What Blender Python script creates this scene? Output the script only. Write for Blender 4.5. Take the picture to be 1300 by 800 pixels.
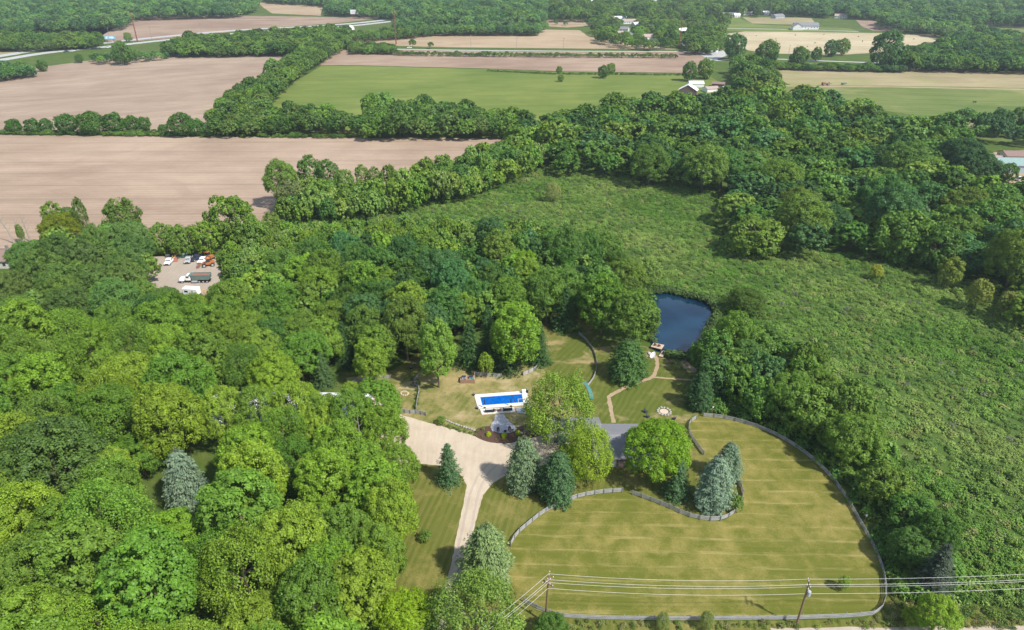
import bpy, math, random
import numpy as np
from math import radians, sin, cos, pi
random.seed(7)
R = radians
scene = bpy.context.scene
for o in list(bpy.data.objects): bpy.data.objects.remove(o)

# ------------------------------------------------------------------ camera, sky, sun, exposure
CAM_H, PITCH, FOC = 100.0, R(28.0), 866.667
cd = bpy.data.cameras.new('camera'); cam = bpy.data.objects.new('camera', cd)
scene.collection.objects.link(cam); scene.camera = cam
cam.location = (0, 0, CAM_H); cam.rotation_euler = (R(90) - PITCH, 0, 0)
cd.sensor_width = 36; cd.lens = 24; cd.clip_start = .5; cd.clip_end = 30000

SUN_EL, SUN_AZ = R(50), math.atan2(.80, -.60)      # azimuth measured from +Y towards +X
w = bpy.data.worlds.new('World'); scene.world = w; w.use_nodes = True
wn, wl = w.node_tree.nodes, w.node_tree.links
bgn = wn['Background']
sky = wn.new('ShaderNodeTexSky'); sky.sky_type = 'NISHITA'; sky.sun_disc = False
sky.sun_elevation = SUN_EL; sky.sun_rotation = SUN_AZ; sky.air_density = 1.0; sky.dust_density = .8; sky.ozone_density = 1.5
tc = wn.new('ShaderNodeTexCoord'); mp = wn.new('ShaderNodeMapping'); mp.inputs['Scale'].default_value = (1, 1, 2.6); cn = wn.new('ShaderNodeTexNoise')
cn.inputs['Scale'].default_value = 3.2; cn.inputs['Detail'].default_value = 7; cn.inputs['Roughness'].default_value = .58
cr_ = wn.new('ShaderNodeMapRange'); cr_.inputs['From Min'].default_value = .46; cr_.inputs['From Max'].default_value = .72; cr_.inputs['To Max'].default_value = .75
cm = wn.new('ShaderNodeMix'); cm.data_type = 'RGBA'; cm.inputs[7].default_value = (5.5, 5.6, 5.8, 1)
wl.new(tc.outputs['Generated'], mp.inputs[0]); wl.new(mp.outputs[0], cn.inputs['Vector']); wl.new(cn.outputs['Fac'], cr_.inputs[0]); wl.new(cr_.outputs[0], cm.inputs[0]); wl.new(sky.outputs[0], cm.inputs[6])
wl.new(cm.outputs[2], bgn.inputs[0]); bgn.inputs[1].default_value = .13
ld = bpy.data.lights.new('sun', 'SUN'); ld.energy = 4.3; ld.angle = R(1.8); ld.color = (1, .955, .88)
sun = bpy.data.objects.new('sun', ld); scene.collection.objects.link(sun)
sun.location = (60, -60, 200)
sd = (sin(SUN_AZ) * cos(SUN_EL), cos(SUN_AZ) * cos(SUN_EL), sin(SUN_EL))
from mathutils import Vector, Matrix
sun.rotation_euler = Vector(sd).to_track_quat('Z', 'Y').to_euler()
vs = scene.view_settings; vs.view_transform = 'Standard'; vs.look = 'None'; vs.gamma = 1; vs.exposure = 0.5
HAZE = 0.00010

# ------------------------------------------------------------------ survey helpers: photo bearing -> point on a level plane
sP, cP = sin(PITCH), cos(PITCH)
def G(u, v, z=0.0):
    x = (u - 650) / FOC; y = (400 - v) / FOC
    dy = cP + y * sP; dz = -sP + y * cP
    t = (z - CAM_H) / dz
    return Vector((x * t, dy * t, z))
def ppm(u, v, z=0.0):                               # scale there, in survey units per metre
    y = (400 - v) / FOC
    return FOC / ((z - CAM_H) / (-sP + y * cP))
def PR(p):
    dz = p[2] - CAM_H
    dep = p[1] * cP - dz * sP
    return 650 + FOC * p[0] / dep, 400 - FOC * (p[1] * sP + dz * cP) / dep, dep
def height_to(u, v, vtop):                           # height of a vertical thing standing at (u,v) reaching up to vtop
    b = G(u, v); lo, hi = 0.0, 90.0
    for _ in range(30):
        m = (lo + hi) / 2
        if PR((b.x, b.y, m))[1] > vtop: lo = m
        else: hi = m
    return lo

# ------------------------------------------------------------------ object helpers
C = scene.collection
def link(o): C.objects.link(o); return o
def tag(o, label=None, cat=None, group=None, kind=None):
    if label: o['label'] = label
    if cat: o['category'] = cat
    if group: o['group'] = group
    if kind: o['kind'] = kind
    return o
def thing(name, label, cat, loc=(0, 0, 0), rz=0, group=None, sc=None):
    o = bpy.data.objects.new(name, None); link(o); o.empty_display_size = .3
    o.location = loc; o.rotation_euler = (0, 0, rz)
    if sc: o.scale = sc
    return tag(o, label, cat, group)
def copy_tree(o, parent=None):
    c = o.copy(); link(c); c.parent = parent
    for ch in list(o.children): copy_tree(ch, c)
    return c

class MB:
    def __init__(s): s.v = []; s.f = []; s.smooth = False
    def add(s, vs, fs):
        n = len(s.v); s.v += [tuple(p) for p in vs]; s.f += [[i + n for i in f] for f in fs]; return s
    def box(s, c, d, rz=0, taper=1.0):
        x, y, z = d[0] / 2, d[1] / 2, d[2] / 2; P = []
        for k, (a, b, e) in enumerate([(-1,-1,-1),(1,-1,-1),(1,1,-1),(-1,1,-1),(-1,-1,1),(1,-1,1),(1,1,1),(-1,1,1)]):
            t = taper if e > 0 else 1
            px, py = a * x * t, b * y * t
            P.append((c[0] + px * cos(rz) - py * sin(rz), c[1] + px * sin(rz) + py * cos(rz), c[2] + e * z))
        return s.add(P, [[3,2,1,0],[4,5,6,7],[0,1,5,4],[1,2,6,5],[2,3,7,6],[3,0,4,7]])
    def prism(s, prof, y0, y1):                       # profile in x,z extruded along y
        n = len(prof)
        P = [(x, y0, z) for x, z in prof] + [(x, y1, z) for x, z in prof]
        F = [list(range(n)), list(range(2 * n - 1, n - 1, -1))] + [[i, i + n, (i + 1) % n + n, (i + 1) % n] for i in range(n)]
        return s.add(P, F)
    def tube(s, pts, r, n=6, r2=None):
        pts = [Vector(p) for p in pts]; m = len(pts); rings = []
        for i, p in enumerate(pts):
            d = (pts[min(i + 1, m - 1)] - pts[max(i - 1, 0)]).normalized()
            a = d.cross(Vector((0, 0, 1)) if abs(d.z) < .9 else Vector((1, 0, 0))).normalized(); b = d.cross(a)
            rr = r if r2 is None else r + (r2 - r) * i / (m - 1)
            rings.append([p + a * rr * cos(2 * pi * k / n) + b * rr * sin(2 * pi * k / n) for k in range(n)])
        P = [q for rg in rings for q in rg]; F = []
        for i in range(m - 1):
            for k in range(n):
                F.append([i * n + k, i * n + (k + 1) % n, (i + 1) * n + (k + 1) % n, (i + 1) * n + k])
        F += [list(range(n))[::-1], [(m - 1) * n + k for k in range(n)]]
        return s.add(P, F)
    def cyl(s, c, r, h, axis='z', n=12, r2=None):
        a = Vector(c); d = {'x': Vector((h / 2, 0, 0)), 'y': Vector((0, h / 2, 0)), 'z': Vector((0, 0, h / 2))}[axis]
        return s.tube([a - d, a + d], r, n, r2)
    def blob(s, c, r, seed=0, n=8, m=6):              # lumpy stone
        rd = random.Random(seed); P = []
        for i in range(m + 1):
            for k in range(n):
                th = pi * i / m; ph = 2 * pi * k / n; q = 1 + rd.uniform(-.15, .15) * (0 < i < m)
                P.append((c[0] + r[0] * q * sin(th) * cos(ph), c[1] + r[1] * q * sin(th) * sin(ph), c[2] + r[2] * q * cos(th)))
        F = [[i * n + k, (i + 1) * n + k, (i + 1) * n + (k + 1) % n, i * n + (k + 1) % n] for i in range(m) for k in range(n)]
        return s.add(P, F)
    def mesh(s, name, mat):
        me = bpy.data.meshes.new(name); me.from_pydata(s.v, [], s.f); me.materials.append(mat); me.update()
        if s.smooth: me.shade_smooth()
        return me
    def build(s, name, mat, parent=None, label=None, bevel=0):
        o = bpy.data.objects.new(name, s.mesh(name, mat)); link(o); o.parent = parent
        if label: o['label'] = label
        if bevel:
            b = o.modifiers.new('bevel', 'BEVEL'); b.width = bevel; b.segments = 2; b.limit_method = 'ANGLE'
        return o

# ------------------------------------------------------------------ materials
MATS = {}
class NT:
    def __init__(s, name):
        m = bpy.data.materials.new(name); m.use_nodes = True; s.m = m; s.n = m.node_tree.nodes; s.l = m.node_tree.links
        s.b = s.n['Principled BSDF']; s.out = s.n['Material Output']; MATS[name] = m
        s.b.inputs['Specular IOR Level'].default_value = .25
    def node(s, t, **k):
        n = s.n.new(t)
        for a, v in k.items(): setattr(n, a, v)
        return n
    def put(s, i, v):
        if hasattr(v, 'is_linked') or isinstance(v, bpy.types.NodeSocket): s.l.new(v, i)
        elif isinstance(v, (tuple, list)): i.default_value = (*v, 1) if len(v) == 3 and i.type == 'RGBA' else v
        else: i.default_value = v
    def pos(s): return s.node('ShaderNodeTexCoord').outputs['Object']
    def mapping(s, vec, rz=0, sc=(1, 1, 1), loc=(0, 0, 0)):
        if rz:
            q = s.node('ShaderNodeMapping'); s.l.new(vec, q.inputs[0]); q.inputs['Rotation'].default_value = (0, 0, rz); vec = q.outputs[0]
        m = s.node('ShaderNodeMapping'); s.l.new(vec, m.inputs[0]); m.inputs['Scale'].default_value = sc; m.inputs['Location'].default_value = loc
        return m.outputs[0]
    def noise(s, vec, scale, detail=4, rough=.55, dist=0):
        n = s.node('ShaderNodeTexNoise'); s.l.new(vec, n.inputs['Vector']); n.inputs['Scale'].default_value = scale
        n.inputs['Detail'].default_value = detail; n.inputs['Roughness'].default_value = rough; n.inputs['Distortion'].default_value = dist
        return n.outputs['Fac']
    def wave(s, vec, scale, dist=1, dscale=1, detail=2, dirn='Y'):
        n = s.node('ShaderNodeTexWave', wave_type='BANDS', bands_direction=dirn); s.l.new(vec, n.inputs['Vector'])
        n.inputs['Scale'].default_value = scale; n.inputs['Distortion'].default_value = dist; n.inputs['Detail'].default_value = detail; n.inputs['Detail Scale'].default_value = dscale
        return n.outputs['Fac']
    def ramp(s, fac, lo, hi, a=0.0, b=1.0):
        n = s.node('ShaderNodeMapRange'); s.put(n.inputs['Value'], fac); n.inputs['From Min'].default_value = lo; n.inputs['From Max'].default_value = hi
        n.inputs['To Min'].default_value = a; n.inputs['To Max'].default_value = b
        return n.outputs[0]
    def math(s, op, a, b=0.0):
        n = s.node('ShaderNodeMath', operation=op); s.put(n.inputs[0], a); s.put(n.inputs[1], b); return n.outputs[0]
    def mix(s, f, a, b, mode='MIX'):
        n = s.node('ShaderNodeMix', data_type='RGBA', blend_type=mode); s.put(n.inputs[0], f); s.put(n.inputs[6], a); s.put(n.inputs[7], b); return n.outputs[2]
    def col(s, c, rough=.9): s.put(s.b.inputs['Base Color'], c); s.put(s.b.inputs['Roughness'], rough); return s
    def bump(s, h, strength=.5, dist=.1):
        n = s.node('ShaderNodeBump'); s.put(n.inputs['Height'], h); n.inputs['Strength'].default_value = strength; n.inputs['Distance'].default_value = dist
        s.l.new(n.outputs[0], s.b.inputs['Normal']); return s

def plain(name, c, rough=.7, metal=0.0, var=.18, scale=2.0):
    t = NT(name); p = t.pos()
    f = t.noise(p, scale, 5, .6); d = tuple(x * (1 - var) for x in c); e = tuple(min(1, x * (1 + var)) for x in c)
    t.col(t.mix(t.ramp(f, .3, .7), d, e), rough); t.b.inputs['Metallic'].default_value = metal
    return t.m

FK = 1.45
def foliage(name, instancer=False):
    t = NT(name)
    if instancer:
        a = t.node('ShaderNodeAttribute', attribute_type='INSTANCER', attribute_name='tint'); base = a.outputs['Color']
    else:
        base = t.node('ShaderNodeObjectInfo').outputs['Color']
    lr = t.node('ShaderNodeAttribute', attribute_name='leaf_rand').outputs['Fac']
    cr = t.node('ShaderNodeAttribute', attribute_name='clump_rand').outputs['Fac']
    k = t.math('ADD', t.ramp(lr, 0, 1, .72, 1.12), t.ramp(cr, 0, 1, -.14, .26))
    kk = t.node('ShaderNodeCombineColor'); 
    for i in range(3): t.l.new(k, kk.inputs[i])
    c = t.mix(1.0, base, kk.outputs[0], 'MULTIPLY')
    c = t.mix(1.0, c, (FK, FK, FK * 1.05), 'MULTIPLY')
    c = t.mix(t.ramp(cr, .45, 1, 0, .30), c, t.mix(1.0, c, (1.3, 1.15, .7), 'MULTIPLY'))
    t.n.remove(t.b)
    d = t.node('ShaderNodeBsdfDiffuse'); tr = t.node('ShaderNodeBsdfTranslucent'); g = t.node('ShaderNodeBsdfGlossy')
    t.l.new(c, d.inputs[0]); t.l.new(t.mix(1.0, c, (1.25, 1.2, .6), 'MULTIPLY'), tr.inputs[0])
    g.inputs['Roughness'].default_value = .45; g.inputs[0].default_value = (.9, .95, 1, 1)
    m1 = t.node('ShaderNodeMixShader'); m1.inputs[0].default_value = .30; t.l.new(d.outputs[0], m1.inputs[1]); t.l.new(tr.outputs[0], m1.inputs[2])
    m2 = t.node('ShaderNodeMixShader'); m2.inputs[0].default_value = .012; t.l.new(m1.outputs[0], m2.inputs[1]); t.l.new(g.outputs[0], m2.inputs[2])
    t.l.new(m2.outputs[0], t.out.inputs[0])
    return t.m
FOL = foliage('leaves'); FOLI = foliage('leaves_distant', True)
BARK = plain('bark', (.13, .10, .075), .9, var=.35, scale=6)
DEADW = plain('dead_wood', (.30, .27, .23), .9, var=.25, scale=5)

def lawn(name, green, dry, dryness=.5, stripe=None, sstr=.35, straw=None, dirt=None, wig=.6):
    """mown grass; stripe=(angle, spacing in m); straw = angle,spacing of thin clipping lines"""
    t = NT(name); p = t.pos()
    big = t.noise(p, .045, 4, .6); mid = t.noise(p, .28, 5, .6, .3); fine = t.noise(p, 2.6, 6, .75)
    f = t.math('ADD', t.math('ADD', t.math('MULTIPLY', big, .8), t.math('MULTIPLY', mid, .75)), t.math('MULTIPLY', fine, .5))
    f = t.ramp(f, 1.28 - dryness * .6, 1.62 - dryness * .6)
    c = t.mix(f, green, dry)
    if stripe:
        v = t.mapping(p, stripe[0]); s_ = t.wave(v, pi / 10 / stripe[1] * 1.0, wig, .25, 3)
        c = t.mix(t.ramp(s_, .25, .75, 0, sstr), c, t.mix(.5, c, dry))
        s2 = t.noise(t.mapping(p, stripe[0], (.05, 1.6, 1)), 1, 4, .7)
        c = t.mix(t.ramp(s2, .45, .7, 0, sstr * .9), c, t.mix(.65, c, tuple(x * 1.15 for x in dry)))
    if straw:
        v = t.mapping(p, straw[0]); s_ = t.wave(v, pi / 10 / straw[1], .7, .15, 2)
        brk = t.noise(t.mapping(p, straw[0], (.12, 1.2, 1)), 1.0, 4, .7)
        m = t.math('MULTIPLY', t.ramp(s_, .80, 1.0), t.ramp(brk, .44, .64))
        c = t.mix(t.math('MULTIPLY', m, .42), c, (.48, .38, .17))
    if dirt:
        dn = t.noise(t.mapping(p, 0, (1, 1.6, 1), (3, 7, 0)), .10, 5, .62, .4)
        c = t.mix(t.ramp(dn, .56, .68, 0, .85), c, dirt)
    sp = t.noise(p, 9, 3, .8)
    c = t.mix(t.ramp(sp, .35, .75, 0, .45), c, t.mix(.5, c, tuple(x * .45 for x in green)))
    t.col(c, .95); t.bump(fine, .6, .06); t.b.inputs['Specular IOR Level'].default_value = .08
    return t.m

def field(name, a, b, ang=0, sp=1.5, wob=1.0, tint=None):
    t = NT(name); p = t.pos()
    big = t.noise(p, .008, 4, .6, .6); mid = t.noise(t.mapping(p, ang, (.35, 1, 1)), .06, 5, .65); fine = t.noise(t.mapping(p, ang, (.25, 1, 1)), 1.3, 6, .8)
    f = t.math('ADD', t.math('ADD', t.math('MULTIPLY', big, .6), t.math('MULTIPLY', mid, .5)), t.math('MULTIPLY', fine, .35))
    c = t.mix(t.ramp(f, .60, .84), a, b)
    row = t.wave(t.mapping(p, ang), pi / 10 / sp, wob, .05, 2)
    c = t.mix(t.ramp(row, .2, .8, 0, .32), c, t.mix(.5, c, tuple(x * .62 for x in a)))
    row2 = t.noise(t.mapping(p, ang, (.004, .22, 1)), 1.0, 4, .75)
    c = t.mix(t.ramp(row2, .45, .72, 0, .36), c, t.mix(.55, c, tuple(x * .72 for x in a)))
    tl = t.wave(t.mapping(p, ang), pi / 10 / 21.0, .25, .02, 1)
    c = t.mix(t.ramp(tl, .975, .995, 0, .35), c, tuple(x * .68 for x in a))
    pt = t.noise(t.mapping(p, ang, (.6, 1, 1), (11, 5, 0)), .02, 6, .68, .8)
    c = t.mix(t.ramp(pt, .50, .68, 0, .45), c, tuple(x * .78 for x in a))
    if tint:
        c = t.mix(t.ramp(t.noise(t.mapping(p, 0, (1, 1, 1), (40, 9, 0)), .012, 5, .6), .52, .66, 0, .8), c, tint)
    t.col(c, .95); t.bump(t.math('ADD', fine, row), .5, .12); t.b.inputs['Specular IOR Level'].default_value = .05
    return t.m

def gravel(name, a, b, scale=3.0, track=None):
    t = NT(name); p = t.pos()
    n1 = t.math('ADD', t.math('MULTIPLY', t.noise(p, .12, 6, .65, .8), .6), t.math('MULTIPLY', t.noise(t.mapping(p, 0, (2.2, .35, 1)), .5, 5, .65), .4)); n2 = t.noise(p, scale * 3, 5, .8)
    c = t.mix(t.ramp(n1, .35, .7), a, b); c = t.mix(t.ramp(n2, .3, .75, 0, .55), c, tuple(x * .6 for x in a))
    t.col(c, .95); t.bump(n2, .5, .04); return t.m

M = {}
M['verge'] = lawn('ground_grass', (.07, .115, .022), (.17, .17, .05), .45)
M['paddock'] = lawn('paddock_grass', (.115, .13, .020), (.29, .24, .075), .56, (R(1), 2.3), .14, (R(1.5), 3.4), None, 2.0)
M['front'] = lawn('front_lawn_grass', (.10, .12, .02), (.28, .23, .08), .46, (R(-77), 1.4), .34, None, None, 1.6)
M['yard'] = lawn('yard_grass', (.105, .14, .022), (.30, .25, .085), .42, (R(55), 1.6), .4, None, (.40, .31, .17), 3.5)
M['yard2'] = lawn('pool_lawn_grass', (.11, .135, .024), (.37, .29, .135), .62, (R(-70), 1.6), .25, None, (.44, .35, .20), 3)
M['back'] = lawn('back_lawn_grass', (.085, .115, .018), (.27, .225, .08), .46, (R(-62), 1.5), .25, None, (.36, .28, .14), 7)
M['marsh'] = lawn('marsh_floor', (.07, .12, .025), (.12, .14, .05), .35)
M['soil_a'] = field('dry_soil', (.29, .21, .15), (.42, .32, .235), R(-1), 3.2, .8)
M['soil_b'] = field('dry_soil_rows', (.28, .205, .15), (.40, .31, .23), R(-24), 6, 3)
M['soil_c'] = field('brown_soil', (.26, .18, .13), (.38, .285, .205), R(-2), 7, 1)
M['soil_d'] = field('pale_soil', (.33, .24, .15), (.44, .34, .225), R(-4), 7, 1)
M['stubble'] = field('straw_stubble', (.39, .325, .20), (.52, .44, .29), R(-3), 6, 1)
M['tanfield'] = field('tan_hay_field', (.27, .225, .125), (.38, .32, .185), R(-3), 5, 1, (.24, .25, .09))
M['crop'] = field('green_crop', (.115, .165, .036), (.20, .235, .06), R(-4), 4.5, 2)
M['pasture'] = field('pasture_grass', (.10, .155, .038), (.20, .22, .075), R(8), 9, 6, (.30, .26, .13))
M['drive'] = gravel('gravel', (.46, .375, .275), (.64, .545, .42), 2.5)
M['track'] = gravel('worn_gravel', (.40, .33, .26), (.54, .46, .37), 2.5)
M['yardgravel'] = gravel('yard_gravel', (.36, .30, .24), (.46, .39, .32), 2)
M['path'] = gravel('trodden_dirt', (.34, .25, .15), (.48, .37, .24), 2)
M['mulch'] = gravel('bark_mulch', (.085, .045, .035), (.13, .075, .055), 5)
M['slab'] = plain('stamped_concrete', (.42, .42, .44), .75, var=.2, scale=1.5)
M['deck'] = plain('white_coping', (.66, .64, .59), .7, var=.05)
M['terrace'] = plain('tan_paving', (.55, .43, .33), .8, var=.15, scale=3)
M['asphalt'] = plain('asphalt', (.40, .40, .39), .9, var=.15, scale=.3)
M['road_grey'] = plain('old_asphalt', (.22, .22, .22), .9, var=.15, scale=.3)
M['line'] = plain('road_paint', (.75, .75, .72), .7)
M['fence'] = plain('weathered_boards', (.34, .34, .34), .9, var=.35, scale=1.3)
M['fencepost'] = plain('weathered_post', (.25, .24, .23), .9, var=.3, scale=2)
M['stone'] = plain('pale_stone', (.36, .34, .31), .9, var=.3, scale=1.2)
M['darkstone'] = plain('grey_stone', (.24, .23, .22), .9, var=.35, scale=1.2)
M['wood'] = plain('brown_wood', (.30, .19, .12), .8, var=.25, scale=3)
M['polewood'] = plain('utility_pole_wood', (.20, .12, .085), .9, var=.25, scale=2)
M['rust'] = plain('weathering_steel', (.20, .075, .05), .8, var=.25, scale=.6)
M['galv'] = plain('galvanised_steel', (.45, .45, .46), .5, .3)
M['wire'] = plain('wire_metal', (.62, .60, .58), .5, 0, .05)
M['wiredark'] = plain('dark_cable', (.12, .12, .12), .6, 0, .05)
M['white'] = plain('white_paint', (.80, .80, .79), .5, var=.04)
M['silver'] = plain('silver_paint', (.50, .52, .54), .35, .3, .05)
M['black'] = plain('black_rubber', (.03, .03, .03), .7)
M['blackcloth'] = plain('black_cloth', (.03, .035, .05), .8)
M['navy'] = plain('dark_paint', (.04, .05, .09), .3)
M['orange'] = plain('orange_paint', (.42, .15, .05), .5, var=.2)
M['yellow'] = plain('yellow_paint', (.50, .27, .05), .5, var=.15)
M['tealdark'] = plain('dull_teal_metal', (.08, .22, .20), .6)
M['teal'] = plain('teal_paint', (.10, .40, .34), .5, var=.12)
M['tealnet'] = plain('teal_netting', (.07, .20, .18), .7, var=.25, scale=3)
M['greentruck'] = plain('green_grey_steel', (.13, .19, .17), .55, var=.2)
M['redbrown'] = plain('rusty_steel', (.28, .12, .09), .8, var=.25)
M['shingle'] = plain('roof_shingles_grey', (.21, .21, .225), .95, var=.14, scale=3)
M['shinglebr'] = plain('roof_shingles_brown', (.24, .165, .14), .95, var=.15, scale=3)
M['rooftan'] = plain('roof_tan', (.38, .30, .26), .9, var=.12)
M['roofwhite'] = plain('white_metal_roof', (.78, .78, .77), .5, var=.05, scale=.5)
M['roofteal'] = plain('pale_green_metal_roof', (.24, .34, .31), .5, var=.06, scale=.4)
M['siding'] = plain('pale_siding', (.55, .52, .47), .8, var=.06)
M['sidingw'] = plain('white_siding', (.72, .72, .70), .8, var=.05)
M['sidingg'] = plain('blue_grey_siding', (.36, .42, .46), .8, var=.06)
M['barnwood'] = plain('weathered_barn_wood', (.17, .12, .10), .9, var=.25)
M['cushion'] = plain('cushion_cloth', (.62, .60, .56), .9)
M['blueprint'] = plain('billboard_blue', (.25, .55, .75), .6, var=.35, scale=.25)
M['paper'] = plain('billboard_white', (.72, .72, .74), .6, var=.12, scale=.3)
t = NT('window_glass'); t.col((.03, .04, .05), .1); t.b.inputs['Specular IOR Level'].default_value = .6; M['glass'] = t.m
# pool water, pond water
t = NT('pool_water'); p = t.pos(); n_ = t.noise(p, 1.3, 4, .6, 1.2)
t.col(t.mix(t.ramp(n_, .35, .7), (.0, .085, .38), (.004, .14, .50)), .08); t.bump(n_, .08, .03); t.b.inputs['Specular IOR Level'].default_value = .25; M['pool'] = t.m
t = NT('pond_water'); p = t.pos(); n_ = t.noise(t.mapping(p, .3, (1, 2.2, 1)), 1.6, 4, .6, .6)
t.col(t.mix(t.ramp(t.noise(p, .05, 4, .55, .5), .42, .68), (.002, .016, .036), (.010, .045, .082)), .07); t.bump(n_, .05, .02); t.b.inputs['Specular IOR Level'].default_value = .9; M['pond'] = t.m  # broad lighter patches in the base colour stand in for reflected clouds

# ------------------------------------------------------------------ ground and the sheets laid on it
def smooth_poly(pts, n=6, closed=True):
    pts = [Vector(p) for p in pts]; out = []; m = len(pts)
    rng = range(m) if closed else range(m - 1)
    for i in rng:
        if closed: p0, p1, p2, p3 = pts[(i - 1) % m], pts[i], pts[(i + 1) % m], pts[(i + 2) % m]
        else: p0, p1, p2, p3 = pts[max(i - 1, 0)], pts[i], pts[i + 1], pts[min(i + 2, m - 1)]
        for k in range(n):
            s = k / n
            out.append(.5 * ((2 * p1) + (p2 - p0) * s + (2 * p0 - 5 * p1 + 4 * p2 - p3) * s * s + (3 * p1 - p0 - 3 * p2 + p3) * s ** 3))
    if not closed: out.append(pts[-1])
    return out
from mathutils import geometry
def sheet(name, poly, z, mat, smooth=False, jit=0.0, step=None, kind='structure', world=False):
    P = [Vector(p) if world else G(*p) for p in poly]
    if smooth: P = smooth_poly(P, 8)
    if step:
        Q = []
        for i, a in enumerate(P):
            b = P[(i + 1) % len(P)]; n = max(1, int((b - a).length / step))
            Q += [a.lerp(b, k / n) for k in range(n)]
        P = Q
    if jit: P = [p + Vector((random.uniform(-jit, jit), random.uniform(-jit, jit), 0)) for p in P]
    P = [Vector((p.x, p.y, z)) for p in P]
    tris = geometry.tessellate_polygon([P])
    me = bpy.data.meshes.new(name); me.from_pydata([tuple(p) for p in P], [], [tuple(t) for t in tris]); me.materials.append(mat)
    me.update()
    if me.polygons and sum(q.normal.z for q in me.polygons) < 0: me.flip_normals()
    o = bpy.data.objects.new(name, me); link(o); tag(o, kind=kind)
    return o
def ribbon(name, pts, width, z, mat, world=False, jit=0, sm=True, w2=None):
    P = [Vector(p) if world else G(*p) for p in pts]
    if sm: P = smooth_poly(P, 8, False)
    V = []; F = []
    for i, p in enumerate(P):
        d = (P[min(i + 1, len(P) - 1)] - P[max(i - 1, 0)]).normalized(); nn = Vector((-d.y, d.x, 0))
        ww = width if w2 is None else width + (w2 - width) * i / (len(P) - 1)
        for sgn in (-1, 1):
            q = p + nn * (ww / 2 * sgn + random.uniform(-jit, jit)); V.append((q.x, q.y, z))
        if i: F.append((2 * i - 2, 2 * i, 2 * i + 1, 2 * i - 1)) 
    me = bpy.data.meshes.new(name); me.from_pydata(V, [], F); me.materials.append(mat); me.update()
    if sum(q.normal.z for q in me.polygons) < 0: me.flip_normals()
    o = bpy.data.objects.new(name, me); link(o); return tag(o, kind='structure')

NX = 40; ext = 5600; V = []; F = []
for j in range(NX + 1):
    for i in range(NX + 1): V.append((-ext + 2 * ext * i / NX, -900 + 7300 * j / NX, 0))
for j in range(NX):
    for i in range(NX): a = j * (NX + 1) + i; F.append((a, a + 1, a + NX + 2, a + NX + 1))
gm = bpy.data.meshes.new('ground'); gm.from_pydata(V, [], F); gm.materials.append(M['verge'])
go = bpy.data.objects.new('ground', gm); link(go); tag(go, kind='structure')

FZ = .03
sheet('ploughed_field', [(-60,171),(0,171),(300,174),(640,176),(600,205),(520,240),(430,262),(360,262),(330,290),(260,300),(200,318),(60,318),(-60,318)], FZ, M['soil_a'], jit=.5, step=5)
sheet('ploughed_field', [(-80,105),(0,93),(60,84),(130,75),(205,69.5),(380,69),(345,95),(310,120),(262,166),(150,168),(-80,168)], FZ, M['soil_b'], jit=.5, step=5)
sheet('crop_field', [(345,170),(300,168),(335,135),(372,105),(408,84),(433,83.5),(620,88),(709,92),(866,94),(900,96),(925,112),(900,135),(760,165),(668,175),(520,175)], FZ, M['crop'], jit=.4, step=6)
sheet('brown_field', [(433,62),(600,65),(760,66.5),(885,66),(896,72),(905,84),(893,93),(866,92.5),(709,90.5),(620,87),(433,82.5),(404,83)], FZ, M['soil_c'], jit=.5, step=6)
sheet('pale_field', [(440,56.5),(443,46),(480,41.5),(516,40),(600,39),(663,37),(736,38.5),(746,46),(762,49),(860,63),(566,60)], FZ, M['soil_d'], jit=.5, step=8)
sheet('pale_field', [(693,24.5),(740,25),(747,33),(720,35),(695,33.5)], FZ, M['soil_d'], jit=.5, step=8)
sheet('pale_field', [(105,38),(150,31),(167,21),(283,19.5),(433,22),(480,20),(480,24),(420,30),(330,36),(240,47),(150,54),(128,50)], FZ, M['soil_c'], jit=.6, step=10)
sheet('pale_field', [(326,3),(410,8),(407,20),(345,17),(335,10)], FZ, M['soil_d'], jit=.6, step=10)
sheet('grass_field', [(60,40),(110,37),(150,33),(128,46),(70,45)], FZ, M['crop'], jit=.6, step=10)
sheet('stubble_field', [(918,52),(922,43),(945,40),(1186,43),(1207,50),(1165,57),(1146,65),(1060,70),(980,68),(950,64)], FZ, M['stubble'], jit=.5, step=6)
sheet('hay_field', [(955,86),(962,78),(1060,82),(1180,87),(1400,94),(1400,116),(1300,112),(1160,110),(1006,108),(975,100)], FZ, M['tanfield'], jit=.5, step=6)
sheet('pasture', [(960,110),(1006,107.5),(1160,109.5),(1300,111.5),(1400,116),(1400,200),(1240,175),(1180,150),(1060,130)], .06, M['pasture'], jit=.5, step=6)
sheet('hay_field', [(942,22),(1030,22.5),(1036,32),(955,30)], FZ, M['tanfield'], jit=.5, step=10)
sheet('brown_field', [(1086,25),(1115,25.5),(1165,35),(1150,40),(1108,39),(1095,34)], FZ, M['soil_c'], jit=.5, step=10)
sheet('grass_field', [(1205,32),(1400,36),(1400,56),(1290,52),(1222,44)], FZ, M['pasture'], jit=.5, step=10)
sheet('grass_field', [(890,24),(935,22),(958,31),(1000,33),(1080,36),(1090,41),(950,40),(890,38)], .02, M['crop'], jit=.5, step=10)
sheet('field', [(-60,64),(45,64),(20,70),(-60,74)], FZ, M['tanfield'], jit=.5, step=10)

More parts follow.
